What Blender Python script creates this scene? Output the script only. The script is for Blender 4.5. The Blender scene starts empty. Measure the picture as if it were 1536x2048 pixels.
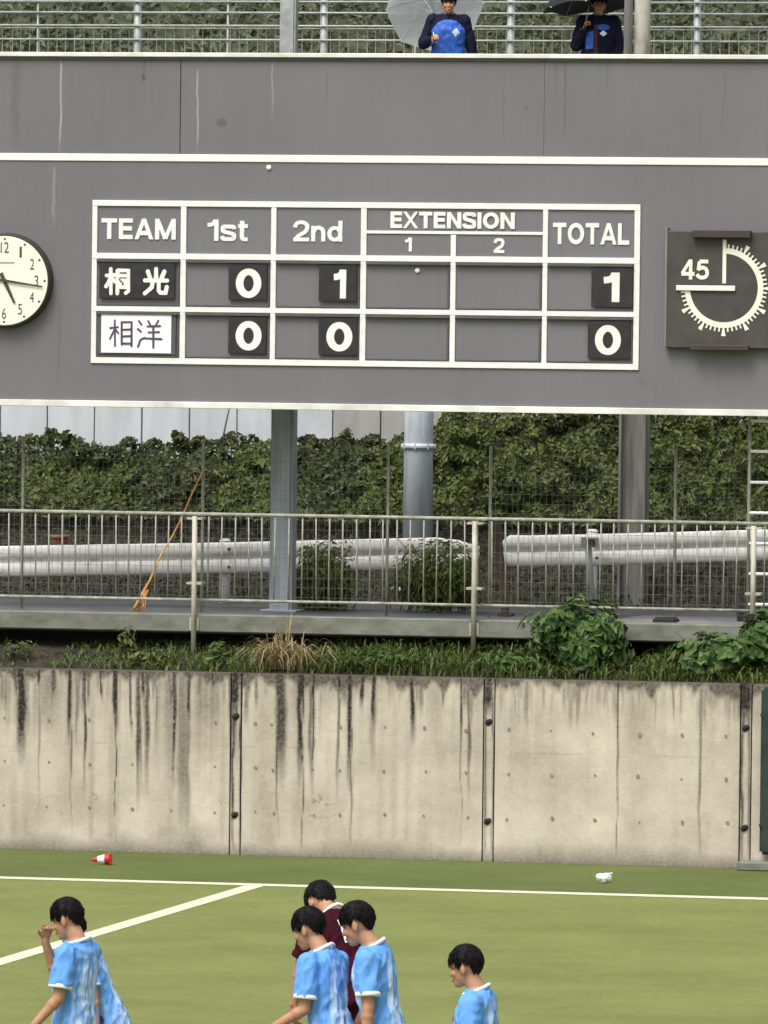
import bpy, bmesh, math, random
import numpy as np
from mathutils import Vector, Matrix, noise, Euler
from mathutils.bvhtree import BVHTree

random.seed(7); rng = np.random.default_rng(7)
scene = bpy.context.scene
col = scene.collection
R = math.radians

# ------------------------------------------------------------------ camera
F = 15200.0; PW, PH = 1536.0, 2048.0
YAW = R(12.2); PITCH = math.atan(354 / F); ROLL = 0.012
fwd0 = Vector((-math.sin(YAW), math.cos(YAW), 0)); RIGHT0 = Vector((math.cos(YAW), math.sin(YAW), 0))
FWD = (fwd0 * math.cos(PITCH) + Vector((0, 0, -math.sin(PITCH)))).normalized()
UP0 = RIGHT0.cross(FWD).normalized()
RGT = RIGHT0 * math.cos(ROLL) + UP0 * math.sin(ROLL)
UPV = UP0 * math.cos(ROLL) - RIGHT0 * math.sin(ROLL)
CAM = Vector((0, 0, 0)) - fwd0 * 80.0; CAM.z = 5.52
cd = bpy.data.cameras.new('camera'); cam = bpy.data.objects.new('camera', cd); col.objects.link(cam)
m = Matrix.Identity(4)
for i, v in enumerate((RGT, UPV, -FWD)):
    for j in range(3): m[j][i] = v[j]
m.translation = CAM; cam.matrix_world = m
cd.sensor_fit = 'HORIZONTAL'; cd.sensor_width = 36; cd.lens = F / PW * 36
cd.clip_start = 1; cd.clip_end = 2000
scene.camera = cam

# ------------------------------------------------------------------ light: overcast sky
SUN_EL, SUN_AZ = R(58), R(200)
w = bpy.data.worlds.new('World'); scene.world = w; w.use_nodes = True
nt = w.node_tree; nt.nodes.clear()
sky = nt.nodes.new('ShaderNodeTexSky'); sky.sky_type = 'NISHITA'; sky.sun_disc = False
sky.sun_elevation = SUN_EL; sky.sun_rotation = SUN_AZ; sky.air_density = 1.0; sky.dust_density = 6.0; sky.ozone_density = 1.0
hs = nt.nodes.new('ShaderNodeHueSaturation'); hs.inputs['Saturation'].default_value = 0.22
bg = nt.nodes.new('ShaderNodeBackground'); bg.inputs['Strength'].default_value = 0.13
wo = nt.nodes.new('ShaderNodeOutputWorld')
nt.links.new(sky.outputs[0], hs.inputs['Color']); nt.links.new(hs.outputs[0], bg.inputs['Color']); nt.links.new(bg.outputs[0], wo.inputs['Surface'])
sd = bpy.data.lights.new('sun', 'SUN'); sd.energy = 1.0; sd.angle = R(25); sd.color = (1.0, 0.96, 0.9)
so = bpy.data.objects.new('sun', sd); col.objects.link(so)
sun_dir = Vector((math.sin(SUN_AZ) * math.cos(SUN_EL), math.cos(SUN_AZ) * math.cos(SUN_EL), math.sin(SUN_EL)))
so.rotation_euler = sun_dir.to_track_quat('Z', 'Y').to_euler(); so.location = (0, -20, 40)
scene.view_settings.view_transform = 'Standard'; scene.view_settings.look = 'None'
scene.view_settings.gamma = 1; scene.view_settings.use_curve_mapping = False
scene.view_settings.exposure = 0.62
scene.render.resolution_x = 768; scene.render.resolution_y = 1024

# ------------------------------------------------------------------ projection helpers (photo pixel -> point of the place)
def ray(px, py): return (FWD + RGT * ((px - PW / 2) / F) + UPV * ((PH / 2 - py) / F))
def P(px, py, Y):
    d = ray(px, py); t = (Y - CAM.y) / d.y; return CAM + d * t
def G(px, py, Z):
    d = ray(px, py); t = (Z - CAM.z) / d.z; return CAM + d * t
def D(px, py, depth): return CAM + ray(px, py) * depth
def pxm(Y): return F / (80 + Y * math.cos(YAW))

# ------------------------------------------------------------------ object helpers
WORLD = {}
def place(o, parent, local=False):
    if parent is not None:
        o.parent = parent
        if not local: o.matrix_parent_inverse = WORLD.get(parent.name, Matrix.Identity(4)).inverted()
def tag(o, label=None, cat=None, group=None, kind=None):
    if label: o['label'] = label
    if cat: o['category'] = cat
    if group: o['group'] = group
    if kind: o['kind'] = kind
    return o
def thing(name, label, cat, loc=(0, 0, 0), rz=0, group=None):
    o = bpy.data.objects.new(name, None); o.empty_display_size = 0.1
    o.location = loc; o.rotation_euler = (0, 0, rz); col.objects.link(o)
    WORLD[o.name] = Matrix.Translation(Vector(loc)) @ Matrix.Rotation(rz, 4, 'Z')
    return tag(o, label, cat, group)
def mesh(name, verts, faces, mat=None, smooth=False):
    me = bpy.data.meshes.new(name); me.from_pydata([tuple(v) for v in verts], [], faces); me.update()
    if mat: me.materials.append(mat)
    if smooth: me.polygons.foreach_set('use_smooth', [True] * len(me.polygons))
    return me
def link(name, me, parent=None, loc=None, local=False, rot=None):
    o = bpy.data.objects.new(name, me); col.objects.link(o)
    if loc is not None: o.location = loc
    if rot is not None: o.rotation_euler = rot
    place(o, parent, local)
    return o
def obj(name, verts, faces, mat, parent=None, smooth=False, local=False):
    return link(name, mesh(name, verts, faces, mat, smooth), parent, local=local)
class MB:
    def __init__(s): s.v = []; s.f = []
    def add(s, v, f):
        n = len(s.v); s.v += [tuple(x) for x in v]; s.f += [tuple(i + n for i in q) for q in f]; return s
    def box(s, x0, x1, y0, y1, z0, z1):
        return s.add([(x0,y0,z0),(x1,y0,z0),(x1,y1,z0),(x0,y1,z0),(x0,y0,z1),(x1,y0,z1),(x1,y1,z1),(x0,y1,z1)],
                     [(0,3,2,1),(4,5,6,7),(0,1,5,4),(1,2,6,5),(2,3,7,6),(3,0,4,7)])
    def tube(s, pts, r, seg=8, cap=True, sq=1.0):
        pts = [Vector(p) for p in pts]; n = len(pts)
        rs = r if isinstance(r, (list, tuple)) else [r] * n
        vs = []; fs = []; ref = None
        for i, p in enumerate(pts):
            t = (pts[min(i + 1, n - 1)] - pts[max(i - 1, 0)]).normalized()
            if ref is None:
                ref = Vector((0, 0, 1)) if abs(t.z) < 0.9 else Vector((1, 0, 0))
            a = t.cross(ref)
            if a.length < 1e-6: a = t.orthogonal()
            a.normalize(); b = a.cross(t).normalized(); ref = b
            for k in range(seg):
                an = 2 * math.pi * (k + 0.5) / seg
                vs.append(p + a * (math.cos(an) * rs[i]) + b * (math.sin(an) * rs[i] * sq))
        for i in range(n - 1):
            for k in range(seg):
                k2 = (k + 1) % seg
                fs.append((i * seg + k, i * seg + k2, (i + 1) * seg + k2, (i + 1) * seg + k))
        if cap:
            fs.append(tuple(reversed(range(seg)))); fs.append(tuple((n - 1) * seg + k for k in range(seg)))
        return s.add(vs, fs)
    def sphere(s, c, r, nu=16, nv=10, M=None):
        c = Vector(c); rx, ry, rz = (r, r, r) if not isinstance(r, (tuple, list)) else r
        vs = []; fs = []
        for j in range(nv + 1):
            th = math.pi * j / nv
            for k in range(nu):
                ph = 2 * math.pi * k / nu
                p = Vector((rx * math.sin(th) * math.cos(ph), ry * math.sin(th) * math.sin(ph), rz * math.cos(th)))
                if M is not None: p = M @ p
                vs.append(c + p)
        for j in range(nv):
            for k in range(nu):
                k2 = (k + 1) % nu
                fs.append((j * nu + k, (j + 1) * nu + k, (j + 1) * nu + k2, j * nu + k2))
        return s.add(vs, fs)
    def loft(s, rings, seg=20):     # rings: (center Vector, half-width vec a, half-depth vec b)
        vs = []; fs = []
        for c, a, b in rings:
            for k in range(seg):
                an = 2 * math.pi * k / seg; ca, sa = math.cos(an), math.sin(an)
                ca = math.copysign(abs(ca) ** 0.85, ca); sa = math.copysign(abs(sa) ** 0.85, sa)
                vs.append(Vector(c) + Vector(a) * ca + Vector(b) * sa)
        n = len(rings)
        for i in range(n - 1):
            for k in range(seg):
                k2 = (k + 1) % seg
                fs.append((i * seg + k, i * seg + k2, (i + 1) * seg + k2, (i + 1) * seg + k))
        fs.append(tuple(reversed(range(seg)))); fs.append(tuple((n - 1) * seg + k for k in range(seg)))
        return s.add(vs, fs)
    def cap(s, a, b, ra, rb, seg=12):       # closed tapered capsule
        a = Vector(a); b = Vector(b); d = (b - a)
        L = d.length; t = d / L
        pts = [a - t * ra * 0.96, a - t * ra * 0.7, a - t * ra * 0.3, a, b, b + t * rb * 0.3, b + t * rb * 0.7, b + t * rb * 0.96]
        rr = [ra * 0.28, ra * 0.71, ra * 0.954, ra, rb, rb * 0.954, rb * 0.71, rb * 0.28]
        return s.tube(pts, rr, seg)
    def mesh(s, name, mat, smooth=False): return mesh(name, s.v, s.f, mat, smooth)
    def build(s, name, mat, parent=None, smooth=False, local=False): return link(name, s.mesh(name, mat, smooth), parent, local=local)
def bevel(o, wd=0.01, seg=1):
    bm = bmesh.new(); bm.from_mesh(o.data)
    bmesh.ops.recalc_face_normals(bm, faces=bm.faces)
    bmesh.ops.bevel(bm, geom=bm.edges[:], offset=wd, segments=seg, affect='EDGES', clamp_overlap=True)
    bm.to_mesh(o.data); bm.free(); return o
def box(name, x0, x1, y0, y1, z0, z1, mat, parent=None, bev=0.0):
    o = MB().box(x0, x1, y0, y1, z0, z1).build(name, mat, parent)
    if bev: bevel(o, bev)
    return o

# ------------------------------------------------------------------ materials
def nmat(name):
    mt = bpy.data.materials.new(name); mt.use_nodes = True
    return mt, mt.node_tree.nodes, mt.node_tree.links, mt.node_tree.nodes['Principled BSDF']
def rgb(c): return (c[0], c[1], c[2], 1)
def mat(name, c, rough=0.6, c2=None, scale=4.0, stretch=(1, 1, 1), bump=0.0, bscale=60.0, metal=0.0, detail=5.0, lo=0.35, hi=0.65, coat=0.0, spec=0.4):
    mt, N, L, B = nmat(name)
    B.inputs['Roughness'].default_value = rough; B.inputs['Metallic'].default_value = metal
    B.inputs['Specular IOR Level'].default_value = spec; B.inputs['Coat Weight'].default_value = coat
    tc = N.new('ShaderNodeTexCoord'); mp = N.new('ShaderNodeMapping'); mp.inputs['Scale'].default_value = stretch
    L.new(tc.outputs['Object'], mp.inputs['Vector'])
    if c2 is None: c2 = tuple(x * 0.8 for x in c)
    nz = N.new('ShaderNodeTexNoise'); nz.inputs['Scale'].default_value = scale; nz.inputs['Detail'].default_value = detail
    nz.inputs['Roughness'].default_value = 0.6
    L.new(mp.outputs[0], nz.inputs['Vector'])
    cr = N.new('ShaderNodeValToRGB'); cr.color_ramp.elements[0].position = lo; cr.color_ramp.elements[1].position = hi
    cr.color_ramp.elements[0].color = rgb(c2); cr.color_ramp.elements[1].color = rgb(c)
    L.new(nz.outputs['Fac'], cr.inputs['Fac']); L.new(cr.outputs[0], B.inputs['Base Color'])
    if bump:
        n2 = N.new('ShaderNodeTexNoise'); n2.inputs['Scale'].default_value = bscale; n2.inputs['Detail'].default_value = 4
        L.new(tc.outputs['Object'], n2.inputs['Vector'])
        b = N.new('ShaderNodeBump'); b.inputs['Strength'].default_value = bump; b.inputs['Distance'].default_value = 0.01
        L.new(n2.outputs['Fac'], b.inputs['Height']); L.new(b.outputs[0], B.inputs['Normal'])
    return mt
def leafmat(name, cols, rough=0.55, trans=0.25):
    mt, N, L, B = nmat(name)
    g = N.new('ShaderNodeNewGeometry'); cr = N.new('ShaderNodeValToRGB'); cr.color_ramp.interpolation = 'LINEAR'
    e = cr.color_ramp.elements
    while len(e) < len(cols): e.new(0.5)
    for i, c in enumerate(cols): e[i].position = i / (len(cols) - 1); e[i].color = rgb(c)
    L.new(g.outputs['Random Per Island'], cr.inputs['Fac']); L.new(cr.outputs[0], B.inputs['Base Color'])
    B.inputs['Roughness'].default_value = rough; B.inputs['Specular IOR Level'].default_value = 0.35
    tr = N.new('ShaderNodeBsdfTranslucent'); L.new(cr.outputs[0], tr.inputs['Color'])
    mx = N.new('ShaderNodeMixShader'); mx.inputs[0].default_value = trans
    L.new(B.outputs[0], mx.inputs[1]); L.new(tr.outputs[0], mx.inputs[2])
    L.new(mx.outputs[0], N['Material Output'].inputs['Surface'])
    return mt
M = {}
M['board_white'] = mat('white_paint', (0.82, 0.83, 0.80), 0.5, (0.72, 0.73, 0.70), 2.5, (1, 1, 4))
M['edge_white'] = mat('white_edge_steel', (0.80, 0.80, 0.75), 0.5, (0.52, 0.52, 0.47), 2.0, (1, 1, 1), lo=0.25, hi=0.6)
M['black_plate'] = mat('black_plate_paint', (0.028, 0.027, 0.028), 0.55, (0.018, 0.017, 0.018), 8)
M['brown_plate'] = mat('timer_brown_paint', (0.070, 0.062, 0.058), 0.6, (0.05, 0.044, 0.042), 5, bump=0.15)
M['dark_rim'] = mat('dark_rim_metal', (0.055, 0.04, 0.036), 0.5)
M['clock_face'] = mat('clock_face_white', (0.83, 0.82, 0.72), 0.4, (0.78, 0.77, 0.66), 2)
M['ink'] = mat('clock_ink', (0.06, 0.06, 0.045), 0.6)
M['marker'] = mat('marker_ink', (0.085, 0.055, 0.11), 0.6)
M['paper'] = mat('white_card', (0.85, 0.85, 0.87), 0.6, (0.80, 0.80, 0.83), 3)
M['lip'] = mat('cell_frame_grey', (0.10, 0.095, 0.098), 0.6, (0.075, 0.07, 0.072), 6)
M['steel_white'] = mat('galvanised_white_pipe', (0.40, 0.42, 0.40), 0.45, (0.27, 0.29, 0.28), 8, metal=0.1)
M['rail_cream'] = mat('railing_cream_paint', (0.36, 0.37, 0.31), 0.55, (0.20, 0.20, 0.16), 9, (1, 1, 0.6), bump=0.1)
M['post_cream'] = mat('post_cream_paint', (0.46, 0.44, 0.37), 0.55, (0.24, 0.20, 0.15), 7, (1, 1, 0.4), lo=0.3, hi=0.55)
M['mesh_wire'] = mat('fence_wire', (0.16, 0.17, 0.14), 0.5)
M['fence_post'] = mat('fence_post_paint', (0.40, 0.40, 0.32), 0.55, (0.22, 0.21, 0.16), 8, (1, 1, 0.5))
M['col_blue'] = mat('column_blue_grey', (0.33, 0.37, 0.41), 0.5, (0.24, 0.27, 0.30), 4, (2, 2, 0.4))
M['col_steel'] = mat('column_galvanised', (0.58, 0.63, 0.69), 0.4, (0.42, 0.47, 0.52), 5, (3, 3, 0.4))
M['col_brown'] = mat('column_weathered', (0.25, 0.24, 0.22), 0.55, (0.13, 0.125, 0.115), 4, (3, 3, 0.3))
M['guard'] = mat('guardrail_white', (0.80, 0.78, 0.75), 0.7, (0.50, 0.45, 0.40), 3, (0.8, 1, 2.2), lo=0.26, hi=0.46, spec=0.2)
M['concrete_edge'] = mat('deck_edge_concrete', (0.21, 0.22, 0.185), 0.8, (0.12, 0.125, 0.10), 3, (1, 1, 2), bump=0.3)
M['asphalt'] = mat('wet_asphalt', (0.10, 0.105, 0.11), 0.45, (0.05, 0.05, 0.052), 1.2, bump=0.4, bscale=120)
M['soil'] = mat('dark_soil', (0.045, 0.036, 0.026), 0.95, (0.02, 0.017, 0.013), 6, bump=0.8, bscale=25)
M['hill_soil'] = mat('hillside_ground', (0.09, 0.098, 0.058), 0.95, (0.06, 0.066, 0.04), 3, bump=0.6, bscale=12)
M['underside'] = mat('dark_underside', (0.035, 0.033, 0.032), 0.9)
M['strip'] = mat('joint_strip_concrete', (0.52, 0.46, 0.36), 0.8, (0.16, 0.14, 0.12), 7, (1, 1, 0.9), bump=0.3, lo=0.3, hi=0.52)
M['hole'] = mat('dark_hole', (0.03, 0.026, 0.024), 0.9)
M['tie'] = mat('tie_plug', (0.27, 0.235, 0.19), 0.9)
M['panel_pale'] = mat('pale_wall_panel', (0.56, 0.60, 0.62), 0.7, (0.42, 0.45, 0.46), 1.6, (2, 1, 0.5), bump=0.2, lo=0.3)
M['panel_warm'] = mat('warm_wall_panel', (0.40, 0.40, 0.37), 0.7, (0.27, 0.27, 0.25), 1.6, (2, 1, 0.5), bump=0.2, lo=0.3)
M['line'] = mat('pitch_line_white', (0.66, 0.68, 0.50), 0.85, (0.58, 0.60, 0.42), 25, bump=0.5, bscale=300)
M['green_pad'] = mat('dark_green_pad', (0.025, 0.045, 0.036), 0.7, (0.015, 0.028, 0.022), 5, bump=0.2, bscale=8)
M['orange'] = mat('orange_cord', (0.62, 0.33, 0.10), 0.7, (0.42, 0.20, 0.06), 10)
M['red'] = mat('red_plastic', (0.55, 0.03, 0.03), 0.4, (0.45, 0.02, 0.02), 8)
M['white_plastic'] = mat('white_plastic', (0.82, 0.82, 0.80), 0.35, (0.76, 0.76, 0.75), 8)
M['twig'] = mat('brown_stem', (0.10, 0.08, 0.045), 0.9)
M['leaf_dark'] = leafmat('hedge_leaf', [(0.014, 0.019, 0.008), (0.034, 0.048, 0.015), (0.060, 0.080, 0.022), (0.090, 0.110, 0.034), (0.135, 0.135, 0.065)])
M['leaf_ground'] = leafmat('ground_cover_leaf', [(0.022, 0.022, 0.014), (0.030, 0.032, 0.017), (0.038, 0.040, 0.02), (0.05, 0.05, 0.026)])
M['leaf_hedge2'] = leafmat('hedge_leaf_bright', [(0.020, 0.030, 0.010), (0.055, 0.082, 0.018), (0.090, 0.130, 0.026), (0.130, 0.165, 0.040), (0.17, 0.17, 0.07)])
M['leaf_shrub'] = leafmat('shrub_leaf', [(0.030, 0.065, 0.016), (0.055, 0.112, 0.024), (0.082, 0.155, 0.034), (0.13, 0.20, 0.055)])
M['grass'] = leafmat('weed_grass', [(0.040, 0.065, 0.018), (0.075, 0.125, 0.026), (0.115, 0.175, 0.036), (0.17, 0.17, 0.06)])
M['mound'] = leafmat('mound_grass', [(0.045, 0.055, 0.018), (0.075, 0.095, 0.026), (0.105, 0.13, 0.036), (0.15, 0.145, 0.06)])
M['leaf_bush'] = leafmat('bush_leaf', [(0.075, 0.10, 0.026), (0.14, 0.18, 0.042), (0.20, 0.245, 0.056), (0.26, 0.28, 0.085)])
M['straw'] = leafmat('dry_straw', [(0.22, 0.17, 0.08), (0.38, 0.30, 0.16), (0.52, 0.43, 0.26)])
M['leaf_far'] = leafmat('hillside_leaf', [(0.060, 0.072, 0.040), (0.085, 0.102, 0.054), (0.105, 0.125, 0.064), (0.125, 0.13, 0.08)])
M['skin'] = mat('skin', (0.47, 0.25, 0.155), 0.5, (0.40, 0.195, 0.115), 14, spec=0.35)
M['eye'] = mat('eye_dark', (0.03, 0.02, 0.018), 0.4)
M['lips'] = mat('lips', (0.41, 0.21, 0.135), 0.5)
M['hair'] = mat('black_hair', (0.009, 0.0075, 0.008), 0.6, (0.004, 0.0035, 0.004), 30, (1, 1, 0.3), bump=0.2, bscale=90, spec=0.12)
M['cuff'] = mat('white_knit', (0.80, 0.82, 0.84), 0.8, (0.72, 0.75, 0.79), 20)
M['maroon'] = mat('maroon_jersey', (0.045, 0.004, 0.013), 0.85, (0.024, 0.003, 0.008), 6, bump=0.3, bscale=25, spec=0.1)
M['navy'] = mat('navy_jacket', (0.010, 0.011, 0.030), 0.8, (0.006, 0.007, 0.018), 6, bump=0.3, bscale=25, spec=0.15)
M['royal'] = mat('royal_blue_fabric', (0.035, 0.14, 0.56), 0.6, (0.028, 0.10, 0.45), 7, bump=0.3, bscale=25)
M['shorts'] = mat('dark_blue_shorts', (0.02, 0.05, 0.20), 0.7)
M['black_cloth'] = mat('black_umbrella_cloth', (0.010, 0.010, 0.016), 0.5)
M['silver'] = mat('umbrella_steel', (0.45, 0.45, 0.45), 0.3, metal=0.8)
M['black_plastic'] = mat('black_plastic', (0.02, 0.02, 0.02), 0.4)
M['sock'] = mat('sky_sock', (0.25, 0.45, 0.75), 0.9)
M['boot'] = mat('dark_boot', (0.02, 0.02, 0.025), 0.5)
# clear umbrella film
mt, N, L, B = nmat('clear_umbrella_film')
B.inputs['Base Color'].default_value = (0.62, 0.66, 0.68, 1); B.inputs['Roughness'].default_value = 0.35
tb = N.new('ShaderNodeBsdfTransparent'); tl = N.new('ShaderNodeBsdfTranslucent'); tl.inputs['Color'].default_value = (0.75, 0.78, 0.80, 1)
m1 = N.new('ShaderNodeMixShader'); m1.inputs[0].default_value = 0.5; m2 = N.new('ShaderNodeMixShader'); m2.inputs[0].default_value = 0.12
L.new(B.outputs[0], m1.inputs[1]); L.new(tl.outputs[0], m1.inputs[2]); L.new(m1.outputs[0], m2.inputs[1]); L.new(tb.outputs[0], m2.inputs[2])
L.new(m2.outputs[0], N['Material Output'].inputs['Surface']); M['clear_film'] = mt
# sky blue striped jersey: plain blue with pale brushed streaks down the front and back
mt, N, L, B = nmat('sky_blue_jersey'); B.inputs['Roughness'].default_value = 0.7; B.inputs['Specular IOR Level'].default_value = 0.25
tc = N.new('ShaderNodeTexCoord'); mp = N.new('ShaderNodeMapping'); mp.inputs['Scale'].default_value = (7, 17, 3.0)
nz = N.new('ShaderNodeTexNoise'); nz.inputs['Scale'].default_value = 1.0; nz.inputs['Detail'].default_value = 3; nz.inputs['Distortion'].default_value = 0.8
cr = N.new('ShaderNodeValToRGB'); cr.color_ramp.elements[0].position = 0.42; cr.color_ramp.elements[1].position = 0.54
sx = N.new('ShaderNodeSeparateXYZ'); L.new(tc.outputs['Object'], sx.inputs[0])
am = N.new('ShaderNodeMath'); am.operation = 'ABSOLUTE'; L.new(sx.outputs['Y'], am.inputs[0])
mr = N.new('ShaderNodeMapRange'); mr.inputs['From Min'].default_value = 0.20; mr.inputs['From Max'].default_value = 0.12
L.new(am.outputs[0], mr.inputs['Value'])
mz = N.new('ShaderNodeMapRange'); mz.inputs['From Min'].default_value = 1.46; mz.inputs['From Max'].default_value = 1.30
L.new(sx.outputs['Z'], mz.inputs['Value'])
mu = N.new('ShaderNodeMath'); mu.operation = 'MULTIPLY'; L.new(mr.outputs[0], mu.inputs[0]); L.new(mz.outputs[0], mu.inputs[1])
mu2 = N.new('ShaderNodeMath'); mu2.operation = 'MULTIPLY'; L.new(mu.outputs[0], mu2.inputs[0])
L.new(tc.outputs['Object'], mp.inputs['Vector']); L.new(mp.outputs[0], nz.inputs['Vector']); L.new(nz.outputs['Fac'], cr.inputs['Fac'])
L.new(cr.outputs[0], mu2.inputs[1])
mix = N.new('ShaderNodeMix'); mix.data_type = 'RGBA'
mix.inputs['A'].default_value = (0.12, 0.33, 0.76, 1); mix.inputs['B'].default_value = (0.48, 0.64, 0.86, 1)
L.new(mu2.outputs[0], mix.inputs['Factor']); L.new(mix.outputs['Result'], B.inputs['Base Color'])
M['jersey'] = mt
# turf
def turf(name, a, b):
    mt, N, L, B = nmat(name); B.inputs['Roughness'].default_value = 0.85; B.inputs['Specular IOR Level'].default_value = 0.2
    tc = N.new('ShaderNodeTexCoord')
    n1 = N.new('ShaderNodeTexNoise'); n1.inputs['Scale'].default_value = 0.55; n1.inputs['Detail'].default_value = 6; n1.inputs['Roughness'].default_value = 0.65
    n2 = N.new('ShaderNodeTexNoise'); n2.inputs['Scale'].default_value = 9; n2.inputs['Detail'].default_value = 5; n2.inputs['Roughness'].default_value = 0.8
    mp = N.new('ShaderNodeMapping'); mp.inputs['Scale'].default_value = (1, 0.35, 1)
    L.new(tc.outputs['Object'], n1.inputs['Vector']); L.new(tc.outputs['Object'], mp.inputs['Vector']); L.new(mp.outputs[0], n2.inputs['Vector'])
    ad = N.new('ShaderNodeMath'); ad.operation = 'MULTIPLY_ADD'; ad.inputs[1].default_value = 0.55
    L.new(n2.outputs['Fac'], ad.inputs[0]); L.new(n1.outputs['Fac'], ad.inputs[2])
    cr = N.new('ShaderNodeValToRGB'); cr.color_ramp.elements[0].position = 0.61; cr.color_ramp.elements[1].position = 0.94
    cr.color_ramp.elements[0].color = rgb(b); cr.color_ramp.elements[1].color = rgb(a)
    n4 = N.new('ShaderNodeTexNoise'); n4.inputs['Scale'].default_value = 34; n4.inputs['Detail'].default_value = 4; n4.inputs['Roughness'].default_value = 0.8; L.new(mp.outputs[0], n4.inputs['Vector'])
    a4 = N.new('ShaderNodeMath'); a4.operation = 'MULTIPLY_ADD'; a4.inputs[1].default_value = 0.9; L.new(n4.outputs['Fac'], a4.inputs[0]); L.new(ad.outputs[0], a4.inputs[2])
    a5 = N.new('ShaderNodeMath'); a5.operation = 'SUBTRACT'; a5.inputs[1].default_value = 0.45; L.new(a4.outputs[0], a5.inputs[0])
    L.new(a5.outputs[0], cr.inputs['Fac']); L.new(cr.outputs[0], B.inputs['Base Color'])
    n3 = N.new('ShaderNodeTexNoise'); n3.inputs['Scale'].default_value = 140; n3.inputs['Detail'].default_value = 3
    L.new(tc.outputs['Object'], n3.inputs['Vector'])
    bp = N.new('ShaderNodeBump'); bp.inputs['Strength'].default_value = 0.5; bp.inputs['Distance'].default_value = 0.01
    L.new(n3.outputs['Fac'], bp.inputs['Height']); L.new(bp.outputs[0], B.inputs['Normal'])
    return mt
M['turf'] = turf('artificial_turf', (0.200, 0.222, 0.072), (0.148, 0.170, 0.049))
M['turf_edge'] = turf('artificial_turf_border', (0.120, 0.150, 0.044), (0.082, 0.110, 0.030))
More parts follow.
